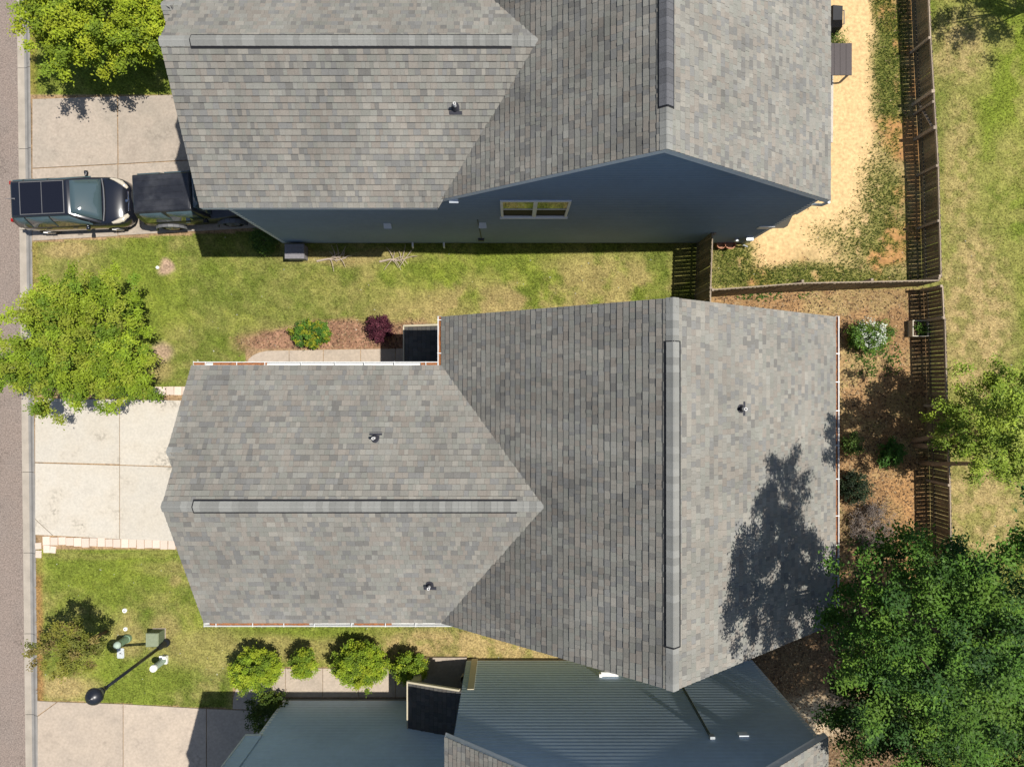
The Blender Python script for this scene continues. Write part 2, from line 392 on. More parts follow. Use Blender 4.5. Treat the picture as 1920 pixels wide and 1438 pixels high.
# ---------------------------------------------------------------- houses
PAL = np.array((1.14, 1.105, 1.03)) * np.array([(.222, .213, .190), (.240, .212, .182), (.212, .216, .192), (.180, .182, .184), (.166, .162, .156), (.250, .234, .204), (.228, .198, .170), (.228, .227, .208)])
PAL = PAL * .55 + PAL.mean(axis=1, keepdims=True) * np.array((1.0, .985, .93)) * .45
PW = np.array([.22, .13, .16, .14, .08, .11, .07, .09])
m_sh = mat('asphalt_shingle', (.25, .24, .22), .95, .14, 45, .6, 90, attr=True, spec=.1, big=.12, bigscale=.7)
m_cap = mat('ridge_cap_shingle', (.225, .224, .208), .95, .14, 60, .4, 160, objvar=.12, spec=.15)
m_capd = mat('ridge_cap_dark', (.105, .105, .112), .8, .3, 60, .5, 120, objvar=.12, spec=.3)
m_deck = mat('roof_deck', (.10, .095, .09), .95)
m_blk = mat('black_plastic', (.012, .012, .014), .6, .2, 40)
m_wht = mat('white_vinyl', (.78, .77, .75), .45, .05, 10)
m_alu = mat('white_gutter', (.62, .62, .60), .4, .06, 12)
m_lit = mat('gutter_leaf_litter', (.30, .12, .045), 1.0, .45, 60, 1.0, 90)
m_trimb = mat('painted_trim_grey', (.82, .84, .86), .6, .06, 10)
m_glass = mat('window_glass', (.03, .036, .04), .03, .0, spec=.8)
m_conc_f = mat('foundation', (.33, .30, .26), .95, .15, 30)

class Slope:
    """a: world axis of the eave ('X' or 'Y'); from eave coordinate e (other axis) to ridge coordinate r"""
    def __init__(s, ax, e, r, ze, zr, L, Rr):
        s.ax = ax; s.e = e; s.r = r; s.ze = ze; s.zr = zr; s.L = L; s.R = Rr
        s.run = abs(r - e); s.V = math.hypot(s.run, zr - ze); s.d = 1 if r > e else -1
        c = s.run / s.V; q = (zr - ze) / s.V
        s.b = np.array((0, s.d * c, q)) if ax == 'X' else np.array((s.d * c, 0, q))
        s.a = np.array((1., 0, 0)) if ax == 'X' else np.array((0, 1., 0))
        s.O = np.array((0, e, ze)) if ax == 'X' else np.array((e, 0, ze))
        n = np.cross(s.a, s.b); s.n = n if n[2] > 0 else -n; s.flip = n[2] < 0
    def P(s, u, v, h=0): return s.O + s.a * u + s.b * v + s.n * h

def gen_tabs(sl, keep=None, e=.16, seed=1, streak_shade=.16):
    rs = random.Random(seed); tabs = []
    n = int(math.ceil(sl.V / e))
    for k in range(n):
        v0 = k * e; v1 = min(v0 + e + .012, sl.V)
        if v1 - v0 < .03: continue
        l0, r0, l1, r1 = sl.L(v0 + .001), sl.R(v0 + .001), sl.L(v1 - .001), sl.R(v1 - .001)
        u = min(l0, l1) - rs.random() * .3; last = None
        hi = max(r0, r1)
        while u < hi:
            w_ = rs.choice((.09, .11, .13, .15, .18, .22)) * rs.uniform(.9, 1.1); ua, ub = u, u + w_; u = ub
            a0, b0 = max(ua, l0), min(ub, r0); a1, b1 = max(ua, l1), min(ub, r1)
            if b0 - a0 < .004 and b1 - a1 < .004: continue
            if b0 < a0: a0 = b0 = (a0 + b0) / 2
            if b1 < a1: a1 = b1 = (a1 + b1) / 2
            mid = sl.P((a0 + b0 + a1 + b1) / 4, (v0 + v1) / 2)
            ci = rs.choices(range(len(PAL)), PW)[0] if (last is None or rs.random() > .06) else last
            last = ci
            t = rs.choice((.018, .022, .027)); col = PAL[ci] * rs.uniform(.91, 1.09)
            uu, vv = (a0 + b0) / 2, (v0 + v1) / 2
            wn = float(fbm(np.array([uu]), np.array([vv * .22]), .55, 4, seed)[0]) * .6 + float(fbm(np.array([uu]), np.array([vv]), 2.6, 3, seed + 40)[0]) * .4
            col = col * (1 + streak_shade * 2.2 * (wn - .5) - streak_shade * .62)  # algae streaks, plus flat darkening that paints shade on slopes turned from the sun
            if keep is not None and not keep(mid): continue
            g = .0015
            fm = .80; am, bm2 = a0 + (a1 - a0) * fm, b0 + (b1 - b0) * fm; vm = v0 + (v1 - v0) * fm; tm2 = t * (1 - fm) + .002
            V = [sl.P(a0 + g, v0), sl.P(b0 - g, v0), sl.P(a0 + g, v0, t), sl.P(b0 - g, v0, t), sl.P(b1 - g, v1, .002), sl.P(a1 + g, v1, .002), sl.P(am + g, vm, tm2), sl.P(bm2 - g, vm, tm2)]
            F = [(2, 3, 7, 6), (6, 7, 4, 5), (0, 1, 3, 2), (1, 4, 7, 3), (0, 2, 6, 5)]
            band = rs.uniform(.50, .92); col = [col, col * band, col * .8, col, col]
            if sl.flip: F = [f[::-1] for f in F]
            vis = (b0 - a0) * (v1 - v0)
            view = np.array((0, 0, H)) - mid; dist = np.linalg.norm(view)
            inframe = abs(mid[0] / (H - mid[2])) < .79 and abs(mid[1] / (H - mid[2])) < .59
            area = vis * max(.05, float(view @ sl.n) / dist) / dist ** 2 if inframe else 0
            tabs.append((area, V, F, col))
    return tabs

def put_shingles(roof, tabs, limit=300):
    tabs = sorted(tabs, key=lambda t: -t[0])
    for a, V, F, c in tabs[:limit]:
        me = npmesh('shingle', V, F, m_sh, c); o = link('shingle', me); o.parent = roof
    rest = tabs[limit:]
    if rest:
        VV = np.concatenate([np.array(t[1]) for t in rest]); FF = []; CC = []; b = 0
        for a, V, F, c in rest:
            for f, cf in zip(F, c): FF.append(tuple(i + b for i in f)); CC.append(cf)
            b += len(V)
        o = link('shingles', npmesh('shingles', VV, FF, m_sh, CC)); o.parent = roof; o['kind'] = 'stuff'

def cap_mesh(ax, hw, pit_lo, pit_hi, e, t, m):
    """one bent cap shingle; ridge along ax ('X'/'Y'); both sides fall with slope tan pit"""
    pts = [(-hw, -hw * pit_lo), (-hw * .45, -hw * .45 * pit_lo), (-hw * .12, -hw * .09 * pit_lo), (hw * .12, -hw * .09 * pit_hi), (hw * .45, -hw * .45 * pit_hi), (hw, -hw * pit_hi)]
    V = []
    for s_, dz in ((0, t), (e + .02, .004)):
        for o, z in pts: V.append((s_, o, z + dz) if ax == 'X' else (o, s_, z + dz))
    for o, z in pts: V.append((0, o, z - .012) if ax == 'X' else (o, 0, z - .012))
    n = len(pts)
    F = [(i, i + 1, n + i + 1, n + i) for i in range(n - 1)] + [(i, 2 * n + i, 2 * n + i + 1, i + 1) for i in range(n - 1)]
    return npmesh('ridge_cap', V, F, m, smooth=False)

def ridge(roof, ax, fixed, s0, s1, z, tl, th, vent=None, darkvent=False, hw=.145):
    """caps along the ridge; vent=(v0,v1) raised section"""
    e = (s1 - s0 - .02) / max(1, round((s1 - s0) / .162))
    me = cap_mesh(ax, hw, tl, th, e, .016, m_cap); med = cap_mesh(ax, hw * 1.1, tl, th, e, .012, m_capd) if darkvent else me
    s_ = s0
    while s_ < s1 - .04:
        inv = vent and vent[0] - .10 <= s_ <= vent[1] - .06
        zz = z + (.042 if inv else .020)
        o = link('ridge_cap', med if inv else me)
        o.parent = roof; o.location = (s_, fixed, zz) if ax == 'X' else (fixed, s_, zz); s_ += e
    if vent:
        b = MB(); w_ = hw + .016
        for (wa, za, zb) in ((w_, -.01, .036), (w_ + .026, -.02, .031)):
            V = []
            for q in vent:
                for o_, zz in ((-wa, -wa * tl + za), (-wa, -wa * tl + zb), (0, zb), (wa, -wa * th + zb), (wa, -wa * th + za)):
                    V.append((q, fixed + o_, z + zz) if ax == 'X' else (fixed + o_, q, z + zz))
            b.add(V, [(0, 1, 6, 5), (1, 2, 7, 6), (2, 3, 8, 7), (3, 4, 9, 8), (0, 4, 3, 2, 1), (5, 6, 7, 8, 9)])
            if zb > .02: pass
        o = b.build('ridge_vent', m_blk); o.parent = roof

def siding(b, p, q, ztop, z0=.25, e=.175, out=None, c=None):
    """lap siding from p to q (xy), ztop = list of (s, z) concave profile"""
    p = np.array(p, float); q = np.array(q, float); Lw = np.linalg.norm(q - p); d = (q - p) / Lw
    n = np.array((d[1], -d[0])) if out is None else np.array(out, float)
    zs = max(z for s_, z in ztop)
    def rng_(z):
        ss = []
        for (s1, z1), (s2, z2) in zip(ztop[:-1], ztop[1:]):
            if (z1 - z) * (z2 - z) <= 0 and abs(z1 - z2) > 1e-6: ss.append(s1 + (s2 - s1) * (z - z1) / (z2 - z1))
        lo = ztop[0][0] if ztop[0][1] >= z else (min(ss) if ss else None); hi = ztop[-1][0] if ztop[-1][1] >= z else (max(ss) if ss else None)
        return lo, hi
    z = z0
    while z < zs - .01:
        z1 = min(z + e, zs - .002); a0, b0 = rng_(z); a1, b1 = rng_(z1)
        if a0 is None or b0 is None: break
        if a1 is None or b1 is None: a1 = b1 = (a0 + b0) / 2
        def pt(s_, z, o): x = p + d * s_ + n * o; return (x[0], x[1], z)
        zf = z + (z1 - z) * .62; af, bf = a0 + (a1 - a0) * .62, b0 + (b1 - b0) * .62
        b.add([pt(a0, z, .024), pt(b0, z, .024), pt(bf, zf, .021), pt(af, zf, .021), pt(b1, z1, .002), pt(a1, z1, .002), pt(a0, z, .0), pt(b0, z, .0)], [(0, 1, 2, 3), (3, 2, 4, 5), (6, 7, 1, 0)], c)
        z = z1

def gutter(house, A, B, inward, litter=((0, 1),), hang=.92):
    """open trough from A to B (eave edge points); inward: unit xy towards the house"""
    A = Vector(A); B = Vector(B); d = (B - A).normalized(); Lg = (B - A).length; i = Vector((*inward, 0))
    prof = [(.10, -.02), (.10, -.115), (.03, -.115), (.012, -.06), (-.006, -.01), (-.006, .006), (.014, .006), (.014, -.012), (.026, -.06), (.04, -.10), (.09, -.10), (.09, -.02)]
    V = []
    for q in (A, B):
        for o, z in prof: V.append(q + i * (o - .10) + Vector((0, 0, z)))
    n = len(prof); F = [(k, (k + 1) % n, n + (k + 1) % n, n + k) for k in range(n)]
    b = MB().add(V, F)
    for q, s_ in ((A, 1), (B, -1)):       # end caps
        b.add([q + i * (o - .10) + Vector((0, 0, z)) + d * (s_ * dd) for dd in (0, .006) for o, z in ((.10, .004), (.10, -.115), (.02, -.115), (-.025, -.01), (-.025, .004))],
              [(0, 1, 2, 3, 4), (9, 8, 7, 6, 5), (0, 5, 6, 1), (1, 6, 7, 2), (2, 7, 8, 3), (3, 8, 9, 4), (4, 9, 5, 0)])
    g = b.build('gutter', m_alu); g.parent = house
    s_ = .35
    hm = MB().add([], [])
    while s_ < Lg - .1:
        q = A + d * s_
        h = MB().beam(q + i * (-.112) + Vector((0, 0, .010)), q + Vector((0, 0, .010)), .022, .012).build('hanger', m_alu); h.parent = g
        s_ += hang * random.uniform(.85, 1.15)
    if litter:
        b = MB()
        for f0, f1 in litter:
            n = max(2, int((f1 - f0) * Lg / .06)); V = []; F = []
            for k in range(n + 1):
                q = A + d * (Lg * (f0 + (f1 - f0) * k / n))
                for o in (.088, .055, .020): V.append(q + i * (o - .10) + Vector((0, 0, -.035 + random.uniform(-.02, .022) - (.015 if o < .03 else 0))))
                if k: c = 3 * k; F += [(c - 3, c - 2, c + 1, c), (c - 2, c - 1, c + 2, c + 1)]
            b.add(V, F)
        l = b.build('leaf_litter', m_lit); l.parent = g; l['kind'] = 'stuff'
    return g

def vent_pipe(house, sl, u, v, lean=0):
    p = Vector(sl.P(u, v, .015)); n = Vector(sl.n); b_ = Vector(sl.b); a_ = Vector(sl.a)
    f = MB()
    pts = []
    for k in range(9): t = math.pi * k / 8; pts.append(p + a_ * (.105 * math.cos(t)) + b_ * (.02 + .13 * math.sin(t)))
    pts += [p - a_ * .105 - b_ * .06, p + a_ * .105 - b_ * .06]
    n_ = len(pts)
    f.add([q + n * h for h in (0, .012) for q in pts], [tuple(range(n_))[::-1], tuple(range(n_, 2 * n_))] + [(k, (k + 1) % n_, n_ + (k + 1) % n_, n_ + k) for k in range(n_)])
    q0 = p - b_ * .115; f.beam(q0 - a_ * .17, q0 + a_ * .17, .09, .02, up=n)
    pp = p + n * .01
    f.tube([pp, pp + Vector((0, 0, .07)), pp + Vector((0, 0, .14))], [.085, .062, .046], 14)
    fl = f.build('pipe_boot', mat('boot_rubber', (.035, .035, .045), .6, .2, 40)); 
    t = MB(); top = pp + Vector((0, 0, .30))
    t.tube([pp, top], .038, 14, caps=False); t.tube([top, top - Vector((0, 0, .2))], .028, 14, caps=False)
    V = []; F = []
    for k in range(14):
        an = 2 * math.pi * k / 14
        V += [top + Vector((math.cos(an), math.sin(an), 0)) * .038, top + Vector((math.cos(an), math.sin(an), 0)) * .028]
        k2 = (k + 1) % 14; F.append((2 * k, 2 * k2, 2 * k2 + 1, 2 * k + 1))
    t.add(V, F)
    pipe = t.build('vent_pipe', m_wht); pipe.parent = house; fl.parent = pipe

def window(house, x, y, z, w_, h_, ny, panes=2, name='window'):
    """window on a wall facing ±Y at world y"""
    b = MB(); t = .075; s = ny
    b.box(x, x + w_, *sorted((y, y + s * .045)), z - .0, z + t); b.box(x, x + w_, *sorted((y, y + s * .045)), z + h_ - t, z + h_)
    xs = [x + w_ * i / panes for i in range(panes + 1)]
    for i, xx in enumerate(xs):
        a_, b_ = (xx, xx + t) if i == 0 else ((xx - t, xx) if i == panes else (xx - t * .8, xx + t * .8))
        b.box(a_, b_, *sorted((y, y + s * .045)), z + t, z + h_ - t)
    fr = b.build(name, m_wht); fr.parent = house
    for i in range(panes):
        a_ = xs[i] + t * (1 if i == 0 else .8); c_ = xs[i + 1] - t * (1 if i == panes - 1 else .8); mz = z + h_ * .5
        for z0, z1, off in ((z + t, mz - .02, .008), (mz + .02, z + h_ - t, .022)):
            low = z0 < z + h_ * .3
            o = MB().box(a_, c_, *sorted((y + s * (off - .006), y + s * off)), z0, z1).build('lower_pane' if low else 'pane', mat('dark_pane', (.012, .013, .014), .7) if low else m_glass); o.parent = fr  # lower panes are darker and rougher than the upper ones
        o = MB().box(a_, c_, *sorted((y, y + s * .035)), mz - .022, mz + .022).build('sash_rail', m_wht); o.parent = fr
    o = MB().box(x - .04, x + w_ + .04, *sorted((y, y + s * .075)), z - .045, z - .002).build('sill', m_wht); o.parent = fr

def house(name, label, dx, Yr, ze, wallcol, N_rake=248, S_rake=-183, seed=1, limit=300, rise_w=2.0, rise_m=3.96, darkvent=False,
          vents=(), gutters=True, porch=True, N=179, Sv=182, wall_ex=.3, wrake=(-448.5, -438, -433.5), skip_north=None):
    u = S
    root = thing(name, label, 'house', (0, 0, 0))
    yr = Yr * u; yn = (Yr + N) * u; ys = (Yr - Sv) * u
    xw = (-99 + dx) * u; xe = (454.5 + dx) * u; xr = (177 + dx) * u
    yN = (Yr + N_rake) * u; yS = (Yr + S_rake) * u
    zw = ze + rise_w; zm = ze + rise_m
    xr0, xr1, xr2 = [(q + dx) * u for q in wrake]       # rake at N eave, ridge, S eave
    tw = rise_w / (N * u); tm = rise_m / (xr - xw)
    xv = xw + rise_w / tm                                # ridge end of the wing
    slN = Slope('X', yn, yr, ze, zw, None, None); slS = Slope('X', ys, yr, ze, zw, None, None)
    slW = Slope('Y', xw, xr, ze, zm, None, None); slE = Slope('Y', xe, xr, ze, zm, None, None)
    ypk = yn - 114 * u; vpk = 114 * u / slN.run * slN.V; zpk = ze + tw * 114 * u
    xg = (-451 + dx) * u
    slN.L = lambda v: (xg if v < vpk else xr1 + 0 * v); slN.R = lambda v: xw + (v / slN.V) * (xv - xw) + .06
    slS.L = lambda v: xr2 + (xr1 - xr2) * v / slS.V; slS.R = lambda v: xw + (v / slS.V) * (xv - xw) + .06
    slW.L = lambda v: yS; slW.R = lambda v: yN; slE.L = slW.L; slE.R = slW.R
    yg = yn - 228 * u
    slG = Slope('X', yg, ypk, ze, zpk, lambda v: xg, lambda v: xr1 + .05)
    def above_wing(P):                                   # main-slope tab not buried under the wing roof
        x_, y_, z_ = P
        zwing = zw - tw * abs(y_ - yr)
        return not (x_ < xv + .1 and y_ < yn and y_ > ys and zwing > z_ + .05)
    # deck
    d = MB()
    def deck(sl, pts):
        P0 = [sl.P(a, b, -.004) for a, b in pts]; P1 = [p - np.array((0, 0, .17)) for p in P0]; n = len(pts)
        d.add(P0 + P1, [tuple(range(n)), tuple(range(n, 2 * n))[::-1]] + [(k, n + k, n + (k + 1) % n, (k + 1) % n) for k in range(n)])
    i = .006
    deck(slN, [(xg + i, i), (xw, i), (xv, slN.V), (xr1 + i, slN.V), (xr1 + i, vpk), (xg + i, vpk)])
    deck(slS, [(xr2 + i, i), (xw, i), (xv, slS.V), (xr1 + i, slS.V)])
    j = .034; deck(slW, [(yS + j, i), (yN - j, i), (yN - j, slW.V), (yS + j, slW.V)]); deck(slE, [(yS + j, i), (yN - j, i), (yN - j, slE.V), (yS + j, slE.V)])
    deck(slG, [(xg + i, i), (xr1 + .06, i), (xr1 + .06, slG.V), (xg + i, slG.V)])
    roof = d.build('roof', m_deck); roof.parent = root
    tabs = []
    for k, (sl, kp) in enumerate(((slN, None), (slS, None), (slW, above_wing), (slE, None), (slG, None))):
        tabs += gen_tabs(sl, kp, seed=seed * 10 + k, streak_shade=(.17, .17, .36, .08, .1)[k])  # west slope gets most streaking and painted shade, east slope least
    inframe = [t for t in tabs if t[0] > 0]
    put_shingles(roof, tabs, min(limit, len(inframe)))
    # ridges
    ridge(roof, 'Y', xr, yS - .01, yN + .01, zm, tm, tm, vent=(yS + 46 * u, yN - 47 * u) if True else None, darkvent=darkvent)
    ridge(roof, 'X', yr, xr1 - .01, xv - .02, zw, tw, tw, vent=(xr1 + 38 * u, xv - 34 * u), hw=.135)
    ridge(roof, 'X', ypk, xg - .01, xr1 + .2, zpk - .004, tw, tw, hw=.12)
    # walls
    o_ = wall_ex; XW0 = xr1 + .32; XE = xe - .22; YN = yN - .10; YS_ = yS + .10; XWm = xw + .25; YWN = yn - o_; YWS = ys + o_
    m_w = mat('siding_' + name + str(seed), wallcol, .7, .05, 6, .0, big=.10, bigscale=.5)
    W = MB()
    zgab = lambda x_: min(ze + tm * (x_ - xw), ze + tm * (xe - x_)) - .12
    zmid = zgab(xr)
    # main S gable and main N gable
    ytop = [(0, zgab(XWm)), (xr - XWm, zmid), (XE - XWm, zgab(XE))]
    siding(W, (XWm, YS_), (XE, YS_), ytop, out=(0, -1))
    siding(W, (XE, YN), (XWm, YN), [(XE - s_, z) for s_, z in [(0, 0)]] if False else [(0, zgab(XE)), (XE - xr, zmid), (XE - XWm, zgab(XWm))], out=(0, 1))
    siding(W, (XE, YS_), (XE, YN), [(0, ze - .05), (YN - YS_, ze - .05)], out=(1, 0))
    siding(W, (XWm, YN), (XWm, YWN), [(0, ze - .05), (YN - YWN, ze - .05)], out=(-1, 0))
    siding(W, (XWm + .0, YWN), (XW0, YWN), [(0, ze - .05), (XWm - XW0, ze - .05)], out=(0, 1))
    ysw = YWS if abs(YWS - YS_) > .25 else YS_
    siding(W, (XW0, ysw), (XWm, ysw), [(0, ze - .05), (XWm - XW0, ze - .05)], out=(0, -1))
    zg2 = lambda y_: zw - tw * abs(y_ - yr) - .12
    siding(W, (XW0, YWN), (XW0, ysw), [(0, zg2(YWN)), (YWN - yr, zw - .12), (YWN - ysw, zg2(ysw))], out=(-1, 0))
    wl = W.build('wall', m_w); wl.parent = root
    f = MB(); poly = [(XW0 + .02, ysw + .02), (XWm, ysw + .02), (XWm, YS_ + .02), (XE - .02, YS_ + .02), (XE - .02, YN - .02), (XWm + .02, YN - .02), (XWm + .02, YWN - .02), (XW0 + .02, YWN - .02)]
    f.prism(poly, -.1, .25); f.prism([(x_ , y_) for x_, y_ in poly], .252, ze - .2)
    fo = f.build('foundation', m_conc_f); fo.parent = root
    # trims: corner boards, rake boards, fascia
    for (cx, cy, sx, sy) in ((XW0, ysw, -1, -1), (XW0, YWN, -1, 1), (XE, YS_, 1, -1), (XE, YN, 1, 1)):
        c = MB(); c.box(*sorted((cx - sx * .10, cx + sx * .022)), *sorted((cy, cy + sy * .022)), .2, ze - .06); c.box(*sorted((cx, cx + sx * .021)), *sorted((cy - sy * .10, cy + sy * .021)), .2, ze - .06)
        co = c.build('corner_board', m_trimb); co.parent = root
    for yy, s_ in ((yS, -1), (yN, 1)):
        for x0, x1, z0, z1 in ((xw, xr, ze, zm), (xe, xr, ze, zm)):
            b = MB(); dz = .25
            for q0, q1 in ((yy - s_ * .032, yy - s_ * .006),):
                V = [(x0, q0, z0 - .008), (x1, q0, z1 - .008), (x1, q0, z1 - dz), (x0, q0, z0 - dz), (x0, q1, z0 - .008), (x1, q1, z1 - .008), (x1, q1, z1 - dz), (x0, q1, z0 - dz)]
                b.add(V, [(0, 1, 2, 3), (7, 6, 5, 4), (0, 4, 5, 1), (2, 6, 7, 3), (1, 5, 6, 2), (3, 7, 4, 0)])
            r_ = b.build('rake_board', m_trimb); r_.parent = root
    b = MB()
    b.box(xe - .02, xe + .004, yS, yN, ze - .19, ze - .012); b.box(xw - .004, xw + .02, yn, yN, ze - .19, ze - .012)
    b.box(xg, xw, yn - .02, yn + .004, ze - .19, ze - .012); b.box(xr2, xw, ys - .004, ys + .02, ze - .19, ze - .012)
    b.box(XE, xe - .02, yS + .03, yN - .03, ze - .19, ze - .175); b.box(XW0, xw, YWN, yn - .021, ze - .19, ze - .176)
    b.box(XW0, xw, ys + .021, ysw, ze - .19, ze - .176) if ysw - ys > .05 else None
    fb = b.build('fascia', m_trimb); fb.parent = root
    # garage door on the street front
    gd = MB()
    for k in range(4): gd.box(XW0 - .035, XW0 - .016, ys + 2.0, ys + 6.2, .06 + k * .53, .06 + k * .53 + .515)
    go = gd.build('garage_door', m_wht); go.parent = root
    if gutters:
        gutter(root, (xr0 + .0, yn + .006, ze - .0), (xw - .11, yn + .006, ze), (0, -1), litter=((0, .05), (.08, .30), (.93, 1)))
        gutter(root, (xw - .006, yn + .0, ze), (xw - .006, yN + .01, ze), (1, 0), litter=((0, 1),))
        gutter(root, (xe + .006, yS - .01, ze), (xe + .006, yN + .01, ze), (-1, 0), litter=((0, .02), (.04, 1)))
        gutter(root, (xr2 + .0, ys - .006, ze), (xw + .35, ys - .006, ze), (0, 1), litter=((.02, .42), (.6, .75)))
    sls = dict(N=slN, S=slS, W=slW, E=slE)
    for key, wx, wy in vents:
        sl = sls[key]
        # find v where the roof is seen at pixel (wx, wy)
        best = None
        for v in np.linspace(0, sl.V, 400):
            z = sl.P(0, v)[2]; X, Y, _ = G(wx, wy, z)
            pt = sl.P(X if sl.ax == 'X' else Y, v); err = math.hypot(pt[0] - X, pt[1] - Y)
            if best is None or err < best[0]: best = (err, v, X if sl.ax == 'X' else Y)
        vent_pipe(root, sl, best[2], best[1])
    if porch:                                            # shed roof over the entry nook, falling to the west
        px0, px1 = xw - 1.60, XWm; py1 = yN - .0; py0 = YWN - .0
        z0, z1 = ze - 3.35, ze - 2.75
        d2 = MB(); V = [(px0, py0, z0), (px1, py0, z1), (px1, py1, z1), (px0, py1, z0)]
        d2.add(V + [(a, b, c - .16) for a, b, c in V], [(0, 1, 2, 3), (7, 6, 5, 4), (0, 4, 5, 1), (1, 5, 6, 2), (2, 6, 7, 3), (3, 7, 4, 0)])
        pr = d2.build('porch_roof', m_deck); pr.parent = root
        sp = Slope('Y', px0, px1, z0 + .004, z1 + .004, lambda v: py0, lambda v: py1)
        tb = [(a, V_, F_, [q * np.array((.42, .42, .44)) for q in c]) for a, V_, F_, c in gen_tabs(sp, None, seed=seed + 77)]  # same shingles dimmed and cooled: shade of the nook put into their colour
        for a, V_, F_, c in tb:
            o = link('shingle', npmesh('shingle', V_, F_, m_sh, c)); o.parent = pr
        e_ = MB(); e_.beam((px0 - .03, py0 + .02, z0), (px0 - .03, py1 + .05, z0), .04, .10); ed = e_.build('drip_edge', m_colm); ed.parent = pr
        e_ = MB(); e_.beam((px0 - .03, py1 + .035, z0 + .01), (px1 - .05, py1 + .035, z1 + .01), .06, .10); ed = e_.build('fascia', m_colm); ed.parent = pr
        for cx, cy in ((px0 + .22, py1 - .16),):
            c = MB(); c.box(cx - .12, cx + .12, cy - .12, cy + .12, .12, z0 - .1); c.box(cx - .16, cx + .16, cy - .16, cy + .16, .12, .34); c.box(cx - .15, cx + .15, cy - .15, cy + .15, z0 - .28, z0 - .12)
            co = c.build('porch_column', m_colm); co.parent = root
        c = MB(); c.box(px0 + .1, XWm, YWN, py1 - .02, -.05, .12); co = c.build('stoop', m_c2); co.parent = root
        c = MB(); c.box(XWm - .06, XWm - .018, YWN + 1.0 if False else YWN + .15, YWN + 1.05, .14, 2.15); co = c.build('door', mat('door_paint', (.09, .03, .03), .4)); co.parent = root
        k_ = MB(); k_.box(XWm - .12, XWm - .06, YWN + .22, YWN + .26, 1.0, 1.1); ko = k_.build('handle', mat('brass', (.5, .4, .2), .3, metal=1)); ko.parent = co
    return root, dict(slN=slN, slS=slS, slW=slW, slE=slE, XW0=XW0, XE=XE, YS=YS_, YN=YN, YWN=YWN, YWS=ysw, XWm=XWm, xw=xw, xe=xe, ze=ze)
m_colm = mat('column_beige', (.52, .46, .33), .7, .06, 10)

hC, iC = house('shingled_house', 'grey shingled house with white gutters in the centre, seen whole', 0, -154, 6.0, (.42, .40, .35), seed=3, limit=300,
               vents=(('N', 704, 821), ('E', 1388, 766), ('S', 806, 1096)))
hU, iU = house('shingled_house', 'grey shingled house with dark blue side wall and double window', -7, 429, 6.0, (.22, .295, .385), S_rake=-172, seed=5, limit=300,
               darkvent=True, vents=(('S', 854, 203),), gutters=False, wrake=(-440, -434, -432))
hL, iL = house('shingled_house', 'house with pale blue-green siding at the bottom edge of the picture', 2, -747, 5.5, (.50, .62, .73), N_rake=237, seed=8, limit=300,
               gutters=False, wall_ex=.42, wrake=(-452, -442, -440))

# ---- details on the upper house's south wall
yw = iU['YS']
window(hU, -17 * S, yw - .018, 4.0, 102 * S, 1.76, -1)
m_ph = mat('pale_hood', (.62, .66, .70), .5, .05, 8)
for xx, zz in ((-204, 2.95), (-48, 3.0), (-82, 5.95)):
    b = MB(); X = xx * S; y1 = yw - .012
    b.add([(X - .11, y1, zz), (X + .11, y1, zz), (X + .11, y1, zz + .2), (X - .11, y1, zz + .2), (X - .13, y1 - .14, zz - .02), (X + .13, y1 - .14, zz - .02), (X + .13, y1 - .10, zz + .04), (X - .13, y1 - .10, zz + .04)],
          [(0, 1, 2, 3), (4, 7, 6, 5), (2, 6, 7, 3), (0, 4, 5, 1), (0, 3, 7, 4), (1, 5, 6, 2)])
    o = b.build('vent_hood', m_ph); o.parent = hU
b = MB(); X = -55 * S; b.tube([(X, yw - .03, 1.0), (X, yw - .03, 3.6)], .014, 8); b.box(X - .12, X + .1, yw - .10, yw - .017, .82, .98)
o = b.build('conduit', mat('conduit_dark', (.05, .055, .06), .6)); o.parent = hU
for xx in (-184, -126):
    b = MB(); b.tube([(xx * S, yw - .01, .3), (xx * S, yw - .16, .3), (xx * S, yw - .19, .18)], .035, 10); o = b.build('drain_pipe', m_wht); o.parent = hU
b = MB(); X = 424 * S; b.box(X - .14, X + .1, yw - .16, yw - .018, .9, 1.25); b.tube([(X + .05, yw - .1, .9), (X + .05, yw - .1, .3), (X + .3, yw - .14, .12)], .03, 8)
o = b.build('meter_box', mat('meter_grey', (.42, .45, .47), .4, metal=.4)); o.parent = hU
b = MB(); X = 404 * S; b.tube([(X, yw - .02, .95), (X, yw - .14, .95)], .09, 12); o = b.build('meter', mat('meter_grey', (.4, .4, .4))); o.parent = hU
# pent trim on the east side of the upper house
b = MB(); xe_ = iU['XE']; y0 = yw - .02
b.add([(xe_, y0, 2.45), (xe_ + .42, y0, 2.45), (xe_ + .42, y0, 2.75), (xe_, y0, 4.1)] + [(xe_, y0 + 1.1, 2.45), (xe_ + .42, y0 + 1.1, 2.45), (xe_ + .42, y0 + 1.1, 2.75), (xe_, y0 + 1.1, 4.1)],
      [(0, 1, 2, 3), (7, 6, 5, 4), (0, 4, 5, 1), (1, 5, 6, 2), (2, 6, 7, 3), (3, 7, 4, 0)])
b.box(xe_ - .5, xe_ - .001, y0 - .03, y0 + .01, 2.45, 2.75)
o = b.build('bay_box', m_wht); o.parent = hU
b = MB(); b.tube([(xe_ + .26, y0 - .08, 5.85), (xe_ + .20, y0 - .08, 5.55), (xe_ + .07, y0 + .04, 5.2), (xe_ + .07, y0 + .04, 4.2)], .045, 8); o = b.build('downspout', m_wht); o.parent = hU

